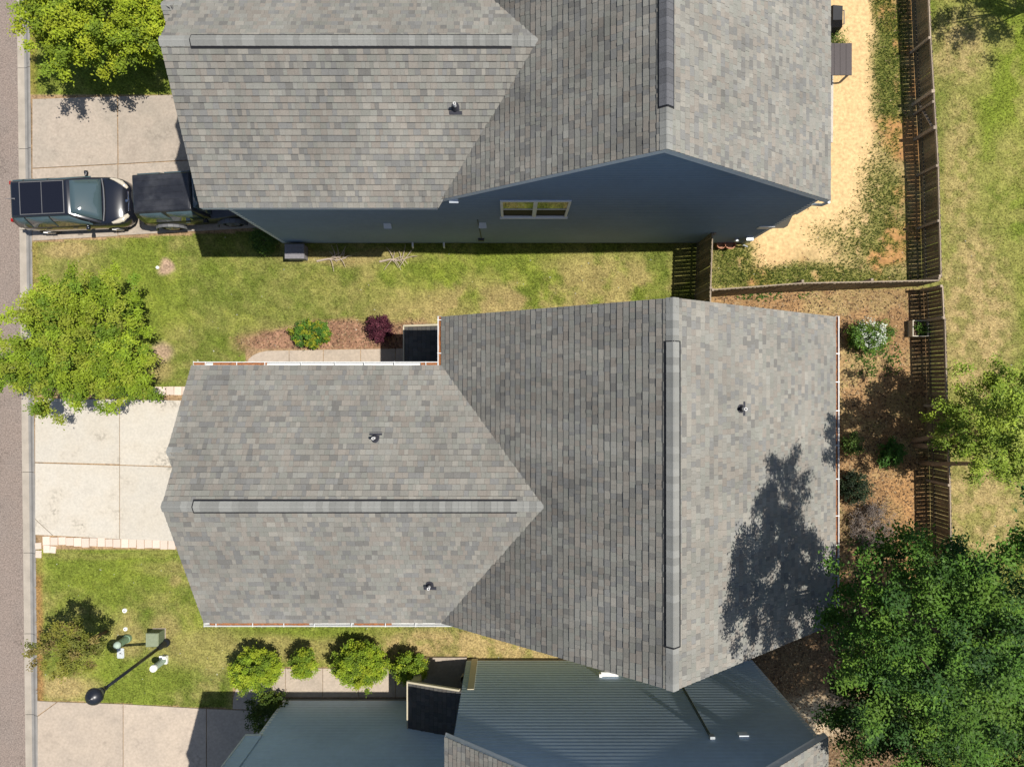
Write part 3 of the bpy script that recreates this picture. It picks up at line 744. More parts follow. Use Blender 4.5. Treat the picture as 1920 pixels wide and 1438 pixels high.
# ---- details on the lower house's north wall
yl = iL['YN'] + .018; m_cd = mat('conduit_green', (.10, .12, .10), .7, .15, 20)
b = MB(); X = 290 * S; b.tube([(X, yl + .02, 1.2), (X, yl + .02, 5.45)], .022, 8); b.tube([(X - .05, yl + .015, 1.2), (X - .05, yl + .015, 5.3)], .012, 6); o = b.build('conduit', m_cd); o.parent = hL
b = MB(); b.box(X - .08, X + .06, yl, yl + .10, 5.38, 5.54); o = b.build('junction_box', mat('meter_grey', (.4, .4, .4))); o.parent = hL
b = MB(); X = 337 * S; b.box(X - .14, X + .14, yl, yl + .07, 5.22, 5.42); o = b.build('wall_vent', m_ph); o.parent = hL
b = MB(); X = 171 * S; b.tube([(X - .30, yl + .1, 1.55), (X + .30, yl + .1, 1.55)], .085, 12); b.box(X - .36, X - .26, yl, yl + .12, 1.4, 1.6); o = b.build('pipe_cover', m_wht, smooth=False); o.parent = hL
b = MB(); X = 362 * S; b.box(X - .05, X + .22, yl, yl + .05, 1.0, 1.09); b.box(X - .05, X + .02, yl, yl + .2, 1.09, 1.15); b.box(X - .05, X + .01, yl, yl + .05, .8, .999); o = b.build('hose_bracket', mat('bare_wood', (.5, .38, .22), .8, .2, 30)); o.parent = hL
b = MB(); b.box(*sorted((-75 * S, -64 * S)), yl - .01, yl + .03, .12, 2.5); o = b.build('pilaster', m_colm); o.parent = hL
# jettied upper storey at the street corner of the lower house
b = MB(); x0 = iL['XW0'] - .02
siding(b, (x0 - .38, iL['YWN'] + .034), (x0 + .15, iL['YWN'] + .034), [(0, 5.4), (.53, 5.4)], z0=2.72, out=(0, 1)); siding(b, (x0 - .38, iL['YWN']), (x0 - .38, iL['YWN'] - 7), [(0, 5.4), (7, 5.4)], z0=2.72, out=(-1, 0))
b.box(x0 - .37, x0, iL['YWN'] - 7, iL['YWN'] - .0, 2.6, 2.72)
o = b.build('upper_storey_jetty', MATS['siding_shingled_house8']); o.parent = hL
b = MB(); b.box(x0 - .41, x0 - .36, iL['YWN'] - .08, iL['YWN'] + .075, 2.62, 5.4); b.box(x0 - .36, x0 + .15, iL['YWN'] + .018, iL['YWN'] + .075, 2.60, 2.72); o = b.build('corner_board', m_ph); o.parent = hL

# plant pot on the lower porch
m_terr = mat('terracotta', (.42, .20, .12), .85, .12, 30)
def pot(x, y, z, r, h, label, mm, soil=True):
    t = thing('plant_pot', label, 'pot', (x, y, z))
    b = MB(); b.lathe([(r * .7, 0), (r * .95, h * .85), (r * 1.08, h * .85), (r * 1.08, h), (r * .9, h), (r * .88, h * .75), (0, h * .75)], 18); o = b.build('body', mm); o.parent = t
    b = MB(); b.lathe([(r * .86, h * .74), (r * .6, h * .78), (0, h * .8)], 14); o = b.build('soil', mat('pot_soil', (.05, .035, .025), 1, .3, 40) if not soil else mat('pot_soil_dry', (.30, .16, .10), 1, .4, 40)); o.parent = t
p = G(872, 1262); pot(p[0], p[1], .12, .15, .42, 'beige pot with dark soil on the shaded porch', m_colm, False)
p = G(1364, 459); pot(p[0] - .0, p[1] - .02, .0, .20, .34, 'larger terracotta pot behind the short fence by the blue wall', m_terr)
p = G(1349, 459); pot(p[0] - .02, p[1] - .05, .0, .15, .28, 'smaller terracotta pot beside the fence post by the blue wall', m_terr)

# ---------------------------------------------------------------- fences
m_fence = mat('weathered_fence', (.205, .155, .095), .9, .28, 14, .5, 60, objvar=.25, col2=(.165, .14, .085), bigscale=2)
m_post = mat('weathered_post', (.34, .27, .20), .9, .22, 25, .4, 60, objvar=.15)
def fence(label, path, side, every=2.4, cap=True, gapr=(.003, .010), skip=(), gate=None):
    """path: list of (px, py, height); side: +1 pickets to the left of travel, rails on the right"""
    pts = [(GX(x), GY(y), h) for x, y, h in path]
    t = thing('wooden_fence', label, 'fence', (pts[0][0], pts[0][1], 0))
    inv = Matrix.Translation((-pts[0][0], -pts[0][1], 0))
    pm = npmesh('picket', *[x for x in (lambda b: (b.V, b.F))(MB().add([(-.068, -.009, 0), (.068, -.009, 0), (.068, .009, 0), (-.068, .009, 0), (-.068, -.009, .94), (.068, -.009, .94), (.068, .009, .94), (-.068, .009, .94),
                (-.045, -.009, 1), (.045, -.009, 1), (.045, .009, 1), (-.045, .009, 1)], [(3, 2, 1, 0), (8, 9, 10, 11), (0, 1, 5, 4), (1, 2, 6, 5), (2, 3, 7, 6), (3, 0, 4, 7), (4, 5, 9, 8), (5, 6, 10, 9), (6, 7, 11, 10), (7, 4, 8, 11)]))], m_fence)
    for (x0, y0, h0), (x1, y1, h1) in zip(pts[:-1], pts[1:]):
        L_ = math.hypot(x1 - x0, y1 - y0); dx, dy = (x1 - x0) / L_, (y1 - y0) / L_; nx, ny = -dy * side, dx * side
        ang = math.atan2(dy, dx); s_ = .07
        while s_ < L_:
            h = h0 + (h1 - h0) * s_ / L_
            o = link('picket', pm); o.parent = t; o.matrix_parent_inverse = inv
            o.location = (x0 + dx * s_ + nx * .03, y0 + dy * s_ + ny * .03, .02); o.rotation_euler = (random.uniform(-.006, .006), random.uniform(-.006, .006), ang + random.uniform(-.012, .012))
            o.scale = (random.uniform(.97, 1.0), 1, h - .02 + random.uniform(-.012, .012)); s_ += .136 + random.uniform(*gapr)
        for fz in (.22, None):
            b = MB(); za = h0 * fz if fz else h0 - .05; zb = h1 * fz if fz else h1 - .05
            b.beam((x0, y0, za), (x1, y1, zb), .038, .085); r_ = b.build('rail', m_post if fz is None else m_fence); r_.parent = t; r_.matrix_parent_inverse = inv
        n = max(1, round(L_ / every))
        for k in range(n + 1):
            if k == n and (x1, y1, h1) != pts[-1]: continue
            f = k / n; h = h0 + (h1 - h0) * f + .035; cx, cy = x0 + dx * L_ * f - nx * .065, y0 + dy * L_ * f - ny * .065
            b = MB(); ca, sa = math.cos(ang), math.sin(ang)
            b.prism([(cx + ca * u - sa * v, cy + sa * u + ca * v) for u, v in ((-.045, -.045), (.045, -.045), (.045, .045), (-.045, .045))], -.05, h, inset=.01)
            o = b.build('post', m_post); o.parent = t; o.matrix_parent_inverse = inv
    if gate:
        (gx0, gy0), (gx1, gy1), h = gate
        b = MB(); b.beam((GX(gx0) - .03, GY(gy0), .2), (GX(gx1) - .03, GY(gy1), h - .12), .03, .09, up=(1, 0, 0)); o = b.build('gate_brace', m_post); o.parent = t; o.matrix_parent_inverse = inv
        for gx_, gy_ in ((gx0, gy0), (gx1, gy1)):
            b = MB(); b.box(GX(gx_) - .15, GX(gx_) - .03, GY(gy_) - .06, GY(gy_) + .06, -.05, h + .06); o = b.build('gate_post', m_post); o.parent = t; o.matrix_parent_inverse = inv
    return t
fence('low wooden picket fence behind the sandy yard of the blue-walled house', [(1698, -190, 1.05), (1711, 100, 1.05), (1723, 330, 1.1), (1727.5, 527, 1.12)], 1, gate=((1717, 197), (1720.5, 262), 1.08))
fence('low wooden picket fence behind the planted yard of the central house', [(1730, 545, 1.12), (1732, 600, 1.14), (1733, 602, 1.16), (1737, 760, 1.16), (1742, 900, 1.16), (1747, 1180, 1.16)], 1, gapr=(.004, .015))
fence('sloping dividing fence between the sandy yard and the planted yard', [(1304, 557, 1.85), (1462, 545.5, 1.88), (1722, 535, 1.16)], -1, every=2.2)
fence('tall short run of fence joining the blue wall to the central house', [(1307.5, 458, 1.85), (1304, 557, 1.85), (1303, 632, 1.85)], -1, every=1.4)

# ---------------------------------------------------------------- vehicles
m_paint = mat('black_car_paint', (.008, .009, .014), .22, .0, spec=.6, coat=1.0)
m_paint2 = mat('black_faded_paint', (.016, .017, .022), .38, .25, 5, spec=.5, coat=.3, col2=(.034, .035, .040), bigscale=2.0)
m_cg = mat('car_glass', (.055, .085, .095), .02, .0, spec=1.0)
m_sun = mat('sunroof_glass', (.010, .011, .018), .12, .0, spec=.5)
m_tyre = mat('tyre_rubber', (.02, .02, .02), .9, .2, 40)
m_rim = mat('alloy_rim', (.42, .42, .43), .35, .1, 20, metal=.9)
m_grey = mat('grey_trim', (.13, .13, .135), .5, .1, 20)
m_head = mat('headlight_lens', (.50, .45, .36), .12, .1, 20, spec=.8)
m_red = mat('tail_light', (.30, .01, .01), .2)
m_chr = mat('chrome', (.6, .6, .62), .15, metal=1)
def loft(b, sts):
    """sts: (x, half width, z bottom, z shoulder, z centre)"""
    V = []; n = 0
    for x, hw, zb, ze_, zc in sts:
        half = [(hw * .82, zb), (hw * .96, zb + .06), (hw, zb + (ze_ - zb) * .35), (hw * .995, zb + (ze_ - zb) * .7), (hw * .96, ze_ - .03), (hw * .90, ze_ + .1 * (zc - ze_)), (hw * .7, ze_ + .62 * (zc - ze_)), (hw * .35, ze_ + .93 * (zc - ze_))]
        ring = [(x, -y, z) for y, z in half] + [(x, 0, zc)] + [(x, y, z) for y, z in reversed(half)]
        n = len(ring); V += ring
    F = []
    for i in range(len(sts) - 1):
        for k in range(n - 1): F.append((i * n + k, (i + 1) * n + k, (i + 1) * n + k + 1, i * n + k + 1))
        F.append((i * n + n - 1, (i + 1) * n + n - 1, (i + 1) * n, i * n))
    F += [tuple(range(n)), tuple(range((len(sts) - 1) * n, len(sts) * n))[::-1]]
    b.add(V, F)
def panel(root, name, m, quad, off=.006, nsub=4, bulge=0.0):
    """slightly bulged panel over a quad, offset outward"""
    q = [Vector(p) for p in quad]; n = (q[1] - q[0]).cross(q[3] - q[0]).normalized()
    V = []; F = []
    for i in range(nsub + 1):
        for j in range(nsub + 1):
            u, v = i / nsub, j / nsub
            p = q[0] * (1 - u) * (1 - v) + q[1] * u * (1 - v) + q[2] * u * v + q[3] * (1 - u) * v
            V.append(p + n * (off + bulge * 4 * u * (1 - u) * (.3 + .7 * 4 * v * (1 - v))))
    for i in range(nsub):
        for j in range(nsub): a = i * (nsub + 1) + j; F.append((a, a + nsub + 1, a + nsub + 2, a + 1))
    k = len(V); rim = [i * (nsub + 1) for i in range(nsub + 1)] + [nsub * (nsub + 1) + j for j in range(1, nsub + 1)] + [i * (nsub + 1) + nsub for i in range(nsub - 1, -1, -1)] + [j for j in range(nsub - 1, 0, -1)]
    V += [V[r_] - n * (off + .012) for r_ in rim]
    F += [(rim[i], k + i, k + (i + 1) % len(rim), rim[(i + 1) % len(rim)]) for i in range(len(rim))]
    o = MB().add(V, F).build(name, m, smooth=False); o.data.polygons.foreach_set('use_smooth', [i < nsub * nsub for i in range(len(F))]); o.parent = root; return o
def wheel(root, x, y, r, w_=.20):
    s = 1 if y > 0 else -1
    b = MB(); b.tube([(x, y - s * w_ / 2, r), (x, y - s * w_ * .4, r), (x, y + s * w_ * .4, r), (x, y + s * w_ / 2, r)], [r * .9, r, r, r * .9], 22); o = b.build('wheel', m_tyre); o.parent = root
    b = MB(); b.tube([(x, y + s * w_ * .3, r), (x, y + s * (w_ * .5 + .008), r)], [r * .66, r * .62], 18)
    for k in range(5):
        an = 2 * math.pi * k / 5; b.beam((x, y + s * (w_ * .5 + .016), r), (x + r * .6 * math.cos(an), y + s * (w_ * .5 + .016), r + r * .6 * math.sin(an)), .05, .02, up=(0, 1, 0))
    q = b.build('rim', m_rim); q.parent = o
def cabin(b, zb, zt, xb0, xb1, wb, xt0, xt1, wt, crown=.04):
    V = []
    for (x0, x1, hw, z) in ((xb0, xb1, wb, zb), ((xb0 + xt0) / 2 - .03, (xb1 + xt1) / 2 + .05, (wb + wt) / 2 + .03, (zb + zt) / 2), (xt0, xt1, wt, zt - .03), (xt0 + .06, xt1 - .06, wt - .06, zt)):
        V += [(x0, -hw, z), (x1, -hw, z), (x1, hw, z), (x0, hw, z)]
    F = []
    for l in range(3):
        for k in range(4): j = (k + 1) % 4; F.append((l * 4 + k, l * 4 + j, l * 4 + 4 + j, l * 4 + 4 + k))
    nb = len(V); F.append((12, 13, 14, 15)); b.add(V, F)

def soften(o, w_, seg=3):
    md = o.modifiers.new('bevel', 'BEVEL'); md.width = w_; md.segments = seg; md.limit_method = 'ANGLE'; md.angle_limit = R(18)
    o.data.polygons.foreach_set('use_smooth', np.ones(len(o.data.polygons), bool)); return o
def hatchback(loc, rz):
    t = thing('parked_car', 'glossy black hatchback with dark glass roof panels, parked behind the boxy car', 'car', loc, rz)
    b = MB()
    loft(b, [(-2.0, .70, .36, .90, .94), (-1.95, .80, .30, .98, 1.0), (-1.80, .87, .22, .99, 1.01), (-1.2, .90, .20, 1.0, 1.02), (-.4, .90, .20, .99, 1.03), (.4, .90, .20, .97, 1.06), (.9, .90, .20, .95, 1.08),
             (1.2, .895, .22, .93, 1.05), (1.5, .88, .22, .89, .99), (1.72, .83, .24, .83, .91), (1.88, .74, .27, .74, .80), (1.97, .60, .30, .62, .66), (2.0, .50, .34, .55, .58)])
    o = b.build('body', m_paint, smooth=True); o.parent = t
    b = MB(); cabin(b, .97, 1.58, -1.93, 1.06, .83, -1.72, .30, .62); o = soften(b.build('cabin', m_paint), .05); o.parent = t
    panel(t, 'windshield', m_cg, [(1.14, -.74, 1.045), (1.14, .74, 1.045), (.36, .57, 1.555), (.36, -.57, 1.555)], .02, 6, .07)
    b = MB(); b.tube([(1.17, -.76, 1.03), (1.24, -.4, 1.07), (1.26, 0, 1.085), (1.24, .4, 1.07), (1.17, .76, 1.03)], .022, 6); o = b.build('windshield_trim', m_grey); o.parent = t
    panel(t, 'rear_window', m_cg, [(-1.93, .62, 1.06), (-1.93, -.62, 1.06), (-1.74, -.52, 1.50), (-1.74, .52, 1.50)], .012, 3)
    for s in (-1, 1):
        def side(xa, xb, xc, xd):
            q = [(xa, s * .845, 1.02), (xb, s * .845, 1.02), (xc, s * .645, 1.50), (xd, s * .645, 1.50)]
            return q if s < 0 else [q[1], q[0], q[3], q[2]]
        for xa, xb, xc, xd in ((-.42, .78, .26, -.40), (-1.30, -.48, -.46, -1.26), (-1.80, -1.36, -1.32, -1.66)): panel(t, 'side_window', m_cg, side(xa, xb, xc, xd), .035, 2)
        b = MB(); b.tube([(.62, s * .86, 1.02), (.64, s * .98, 1.05), (.64, s * 1.06, 1.06)], [.04, .075, .065], 10); b.tube([(.66, s * .92, 1.05), (.60, s * .92, 1.05)], [.09, .05], 8); o = b.build('wing_mirror', m_paint, smooth=True); o.parent = t
        # headlight wrapping the front corner
        V = []; F = []
        line = [(1.42, .80, .905), (1.60, .765, .885), (1.76, .69, .845), (1.88, .56, .775), (1.915, .47, .735)]
        for i, (x, y, z) in enumerate(line):
            wd = (.02, .06, .085, .08, .05)[i]
            V += [(x + .01, s * (y + .025 + wd * .35), z - wd * .5), (x, s * (y + .01), z + .02), (x - wd * .8, s * (y - wd * .9), z + .045)]
            if i: c = 3 * i; F += [(c - 3, c - 2, c + 1, c), (c - 2, c - 1, c + 2, c + 1)]
        V2 = [(x, y, z - .06) for x, y, z in V]; nn = len(V)
        F += [tuple(nn + i for i in f[::-1]) for f in F]
        F += [(3 * i, 3 * i + 3, nn + 3 * i + 3, nn + 3 * i) for i in range(4)] + [(3 * i + 2, nn + 3 * i + 2, nn + 3 * i + 5, 3 * i + 5) for i in range(4)]
        o = MB().add(V + V2, F).build('headlight', m_head, smooth=True); o.parent = t
        b = MB(); b.box(-1.925, -1.86, *sorted((s * .60, s * .72)), 1.0, 1.32); o = b.build('tail_light', m_red); o.parent = t
        for xx in (-.9, .05):
            b = MB(); b.box(xx - .09, xx + .09, *sorted((s * .905, s * .93)), .83, .86); o = b.build('door_handle', m_chr); o.parent = t
        for xx in (-1.28, 1.25): wheel(t, xx, s * .80, .32)
    for x0, x1 in ((-1.36, -.62), (-.60, .14)): 
        b = MB(); b.prism([(x0, -.55), (x1, -.55), (x1, .55), (x0, .55)], 1.575, 1.592, inset=.006); o = b.build('roof_glass', m_sun); o.parent = t
    b = MB()
    for x0, x1, y0, y1 in ((-1.385, .165, -.575, -.552), (-1.385, .165, .552, .575), (-1.385, -1.362, -.552, .552), (-.619, -.601, -.551, .551), (.142, .165, -.552, .552)): b.box(x0, x1, y0, y1, 1.57, 1.594)
    o = b.build('roof_trim', m_grey); o.parent = t
    b = MB(); b.beam((1.90, -.34, .71), (1.90, .34, .71), .10, .07); b.tube([(1.93, -.36, .755), (1.965, 0, .77), (1.93, .36, .755)], .014, 6); o = b.build('grille', m_chr); o.parent = t
    b = MB(); b.lathe([(.0, 0), (.055, .0), (.05, .02), (0, .03)], 12, (1.90, .0, .80)); o = b.build('badge', m_chr); o.parent = t
    b = MB(); b.tube([(-1.55, 0, 1.575), (-1.60, 0, 1.61), (-1.85, 0, 1.66)], [.03, .02, .006], 6); o = b.build('aerial', m_grey); o.parent = t
    for s in (-.45, .15):
        b = MB(); b.tube([(1.10, s, 1.105), (.85, s + .45, 1.275)], .009, 5); o = b.build('wiper', m_blk); o.parent = t
    return t
def boxy(loc, rz):
    t = thing('parked_car', 'faded black boxy car with ribbed roof, nose hidden under the house roof', 'car', loc, rz)
    b = MB()
    loft(b, [(-1.85, .74, .45, 1.06, 1.09), (-1.80, .82, .42, 1.10, 1.12), (-1.2, .86, .36, 1.10, 1.12), (-.2, .86, .34, 1.09, 1.12), (.55, .86, .34, 1.07, 1.13), (1.0, .82, .36, 1.03, 1.10), (1.6, .74, .40, 1.0, 1.06), (1.75, .66, .44, .96, 1.0)])
    o = b.build('body', m_paint2, smooth=True); o.parent = t
    b = MB(); cabin(b, 1.08, 1.82, -1.80, .62, .80, -1.70, .28, .66); o = soften(b.build('cabin', m_paint2), .06); o.parent = t
    for k in range(5):
        y = -.46 + .23 * k; b = MB(); b.beam((-1.5, y, 1.822), (.05, y, 1.822), .055, .022); o = b.build('roof_rib', m_paint2); o.parent = t
    panel(t, 'windshield', m_cg, [(.66, -.70, 1.13), (.66, .70, 1.13), (.34, .58, 1.76), (.34, -.58, 1.76)], .015, 3, .03)
    panel(t, 'rear_window', m_cg, [(-1.80, .60, 1.16), (-1.80, -.60, 1.16), (-1.71, -.55, 1.74), (-1.71, .55, 1.74)], .012, 3)
    for s in (-1, 1):
        for xa, xb in ((-1.6, -.75), (-.66, .30)):
            q = [(xa, s * .815, 1.14), (xb + .1, s * .815, 1.14), (xb - .05, s * .69, 1.72), (xa + .05, s * .69, 1.72)]
            panel(t, 'side_window', m_cg, q if s < 0 else [q[1], q[0], q[3], q[2]], .03, 2)
        for xx in (-1.12, 1.12):
            wheel(t, xx, s * .76, .38, .24)
            pts = [(xx + .52 * math.cos(R(a)), s * .87, .38 + .50 * math.sin(R(a))) for a in range(0, 181, 20)]
            b = MB()
            for p, q in zip(pts[:-1], pts[1:]): b.beam(p, q, .17, .045, up=(0, 0, 1) if abs(p[0] - q[0]) > .01 else (1, 0, 0))
            o = b.build('fender_flare', m_grey); o.parent = t
        b = MB(); b.tube([(.52, s * .84, 1.2), (.52, s * .93, 1.24), (.52, s * 1.02, 1.25)], [.03, .1, .09], 8); o = b.build('wing_mirror', m_blk); o.parent = t
        b = MB(); b.box(-.30, -.14, *sorted((s * .862, s * .90)), .98, 1.02); o = b.build('door_handle', m_chr); o.parent = t
        b = MB(); b.box(-1.87, -1.80, *sorted((s * .60, s * .74)), .85, 1.08); o = b.build('tail_light', m_red); o.parent = t
        b = MB(); b.lathe([(.0, -.03), (.10, -.03), (.10, .0), (0, .02)], 14); 
        o = b.build('headlight', m_head); o.parent = t; o.location = (1.76, s * .5, .80); o.rotation_euler = (0, R(90), 0)
    b = MB(); b.beam((-1.92, -.75, .58), (-1.92, .75, .58), .14, .18); b.beam((1.84, -.75, .60), (1.84, .75, .60), .16, .18); o = b.build('bumper', m_blk); o.parent = t
    b = MB(); b.tube([(-1.86, .1, 1.02), (-2.02, .1, 1.02)], [.34, .33], 20); o = b.build('spare_wheel', m_tyre); o.parent = t
    return t
hatchback((-792 * S, 326 * S, .036), R(2.5))
boxy((-572 * S, 333 * S, .036), R(3.5))

# ---------------------------------------------------------------- plants
def leaf_mat(name, trans=.14, rough=.55): return mat(name, (.1, .15, .03), rough, .10, 8, attr=True, spec=.16, trans=trans)
m_leaf = leaf_mat('leaf'); m_leafd = leaf_mat('dark_leaf', .10); m_bark = mat('bark', (.16, .11, .075), .95, .3, 25, .8, 40)
def leaves(centres, dirs, n_per, spread, size, cols, length=.45, up=.6, colvar=.22, rs=rng):
    """sprigs: leaves strewn along a short twig from each centre"""
    m = len(centres); N = m * n_per
    c = np.repeat(centres, n_per, 0); d = np.repeat(dirs, n_per, 0)
    p = c + d * (rs.random((N, 1)) * length) + rs.normal(0, spread, (N, 3)) * np.array((1, 1, .7))
    nrm = rs.normal(0, 1, (N, 3)); nrm /= np.linalg.norm(nrm, axis=1, keepdims=True); nrm = nrm * (1 - up) + np.array((0.15, 0, up)); nrm /= np.linalg.norm(nrm, axis=1, keepdims=True)
    t = rs.normal(0, 1, (N, 3)); t -= nrm * (t * nrm).sum(1, keepdims=True); t /= np.linalg.norm(t, axis=1, keepdims=True); b = np.cross(nrm, t)
    sz = size * rs.uniform(.6, 1.35, (N, 1))
    V = np.stack([p - t * sz * .5, p + b * sz * .27 + nrm * sz * .08, p + t * sz * .55 - nrm * sz * .06, p - b * sz * .27 + nrm * sz * .08], 1).reshape(-1, 3)
    F = np.arange(4 * N).reshape(N, 4)
    ci = rs.integers(0, len(cols), m); cc = np.repeat(np.array(cols)[ci] * rs.uniform(1 - colvar, 1 + colvar, (m, 1)), n_per, 0) * rs.uniform(.8, 1.2, (N, 1))
    return V, F, cc
def crown_points(n, c, r, seed, lump=.28, bias=2.4, zmin=-.75, sprig=.12):
    rs = np.random.default_rng(seed); P = []; D = []
    k = rs.normal(0, 1, (7, 3)); k /= np.linalg.norm(k, axis=1, keepdims=True); ph = rs.uniform(1 - lump * .7, 1.0 + lump * .5, 7)
    while len(P) < n:
        d = rs.normal(0, 1, 3); d /= np.linalg.norm(d)
        if d[2] < zmin: continue
        w_ = np.exp(4 * (k @ d)); rad = float((w_ * ph).sum() / w_.sum()) * (1 + rs.normal(0, .05))
        q = rs.random() ** (1 / bias)
        if rs.random() < sprig: q = rs.uniform(.98, 1.22)
        P.append(np.array(c) + d * q * rad * np.array(r)); dd = d * np.array((1, 1, .6)) + rs.normal(0, .35, 3); D.append(dd / np.linalg.norm(dd))
    return np.array(P), np.array(D), rs
def tree(name, label, base, crown, r, n, n_per, size, cols, seed, trunk=(.09,), group=None, spread=.13, length=.45, stems=None, limbs=9, lump=.28, bias=2.4, sprig=.12, up=.6, zmin=-.75, m=None, cat='tree', bark=None, lobes=()):
    t = thing(name, label, cat, base, 0, group)
    c = Vector(crown); P, D, rs = crown_points(n, crown, r, seed, lump, bias, zmin, sprig)
    for li, (lc, lr, ln) in enumerate(lobes):
        P2, D2, _ = crown_points(ln, lc, lr, seed * 7 + li, lump, bias, zmin, sprig); P = np.concatenate([P, P2]); D = np.concatenate([D, D2])
    P0 = P - np.array(base)
    V, F, cc = leaves(P0, D, n_per, spread, size, cols, length, up, rs=rs)
    o = link('crown', npmesh('crown', V, F, m or m_leaf, cc)); o.parent = t
    cl = c - Vector(base); r0 = trunk[0]; rr = random.Random(seed)
    stems = stems or [((0, 0), (0, 0))]
    bm_ = bark or m_bark
    for k, ((ax, ay), (bx, by)) in enumerate(stems):
        b = MB(); top = Vector((cl.x + bx, cl.y + by, cl.z)); st = Vector((ax, ay, -.05))
        pts = [st.lerp(top, f) + Vector((rr.uniform(-.05, .05), rr.uniform(-.05, .05), 0)) * (1 if 0 < f < 1 else 0) for f in (0, .2, .45, .7, 1)]
        b.tube(pts, [r0 * 1.25, r0, r0 * .8, r0 * .6, r0 * .3], 10); o = b.build('trunk', bm_, smooth=True); o.parent = t
        for i in range(limbs):
            q = Vector(P0[rr.randrange(n)]); f = rr.uniform(.4, .9); a = pts[0].lerp(top, f)
            mid = a.lerp(q, .5) + Vector((0, 0, .12)); b = MB(); b.tube([a, mid, q], [r0 * .4, r0 * .22, r0 * .08], 6); o = b.build('limb', bm_); o.parent = t
    return t
YG = [(.25, .315, .020), (.30, .345, .024), (.195, .27, .02), (.145, .21, .02)]
LG = [(.185, .26, .02), (.235, .305, .024), (.125, .195, .018), (.235, .275, .03)]
DG = [(.046, .105, .016), (.066, .142, .018), (.092, .180, .022), (.034, .080, .016)]
MG = [(.075, .15, .02), (.10, .18, .022), (.13, .20, .03), (.06, .12, .02)]
def U3(x, y, z): return (x * S, y * S, z)
tree('street_tree', 'bright green street tree at the top left corner beside the worn driveway', (*G(258, 104)[:2], 0), (GX(165, 2.75), GY(15, 2.75), 2.75), (2.35, 1.95, 1.0), 290, 150, .085, YG, 11, (.08,), spread=.10, lump=.5, length=.30, sprig=.10, bias=3.0,
     lobes=[(U3(-765, 620, 2.4), (.9, 1.0, .7), 46), (U3(-615, 590, 2.3), (.8, .9, .7), 40)])
tree('street_tree', 'wide green street tree overhanging road and pale driveway at the left edge', (*G(250, 655)[:2], 0), (GX(165, 2.7), GY(640, 2.7), 2.7), (2.0, 1.75, .95), 270, 150, .078, LG, 12, (.08,), spread=.095, lump=.5, sprig=.13, length=.30, bias=2.8,
     lobes=[(U3(-820, 30, 2.6), (.8, .9, .7), 45), (U3(-770, 120, 2.5), (.7, .75, .6), 34), (U3(-640, 0, 2.4), (.8, .65, .6), 34), (U3(-790, -45, 2.0), (.45, .4, .3), 8)])
tree('small_tree', 'small sparse olive tree on the lawn beside the kerb and green pedestal', (*G(197, 1186)[:2], 0), (GX(130, 2.2), GY(1213, 2.2), 2.2), (.98, .76, .5), 88, 90, .07, [(.16, .175, .024), (.20, .195, .032), (.12, .13, .024), (.20, .16, .05)], 13, (.045,), spread=.07, length=.25, lump=.8, sprig=.25, bias=1.8, stems=[((0, 0), (0, 0)), ((.05, .05), (.2, -.3))], limbs=9)
tree('yard_tree', 'light green twin-trunked tree leaning over the low fence at the right edge', (*G(1712, 830)[:2], 0), (GX(1895, 3.4), GY(795, 3.4), 3.4), (1.95, 1.95, 1.1), 230, 140, .085, [(.22, .30, .034), (.27, .345, .042), (.165, .24, .028), (.30, .345, .065)], 14, (.085,), bark=mat('pale_bark', (.36, .25, .16), .95, .3, 25, .8, 40), stems=[((0, .06), (.0, -.1)), ((.06, -.1), (.1, -.7)), ((.3, -.75), (.25, -1.3))], lump=.55, spread=.10, sprig=.15, length=.32, bias=2.4,
     lobes=[(U3(690, -66, 6.0), (1.2, 1.2, .9), 44), (U3(572, -66, 10.5), (.7, .7, .6), 22)])
tree('shade_tree', 'large dark green tree at the lower right corner, shading the central roof', U3(548, -335, 0), U3(424, -246, 11.3), (1.75, 1.5, 1.5), 170, 200, .075, DG + MG[:2], 15, (.16,), m=m_leafd, spread=.115, length=.36, lump=.45, sprig=.12, limbs=14, bias=2.4,
     lobes=[(U3(545, -322, 8.8), (2.05, 2.0, 1.9), 250), (U3(610, -365, 6.0), (2.4, 2.3, 1.6), 220), (U3(480, -128, 13.1), (1.0, .85, .7), 40)])
tree('shade_tree', 'dark green tree filling the bottom right corner behind the large tree', (*G(1640, 1220)[:2], 0), (GX(1840, 6.5), GY(1420, 6.5), 6.5), (3.2, 2.8, 2.3), 330, 180, .085, [tuple(.78 * q for q in c_) for c_ in DG] + MG[:1], 16, (.15,), m=m_leafd, spread=.125, length=.38, lump=.45, limbs=12, sprig=.12, bias=2.4,
     lobes=[(U3(565, -500, 4.2), (1.4, 1.3, 1.3), 100), (U3(760, -380, 5.5), (1.9, 2.0, 1.6), 120)])
tree('field_tree', 'tree beyond the top right corner, seen by its branching shadow on the field', (20.4, 14.0, 0), (20.2, 14.1, 4.9), (2.3, 1.6, 2.0), 60, 110, .09, DG, 17, (.14,), spread=.11, lump=.7, limbs=16)

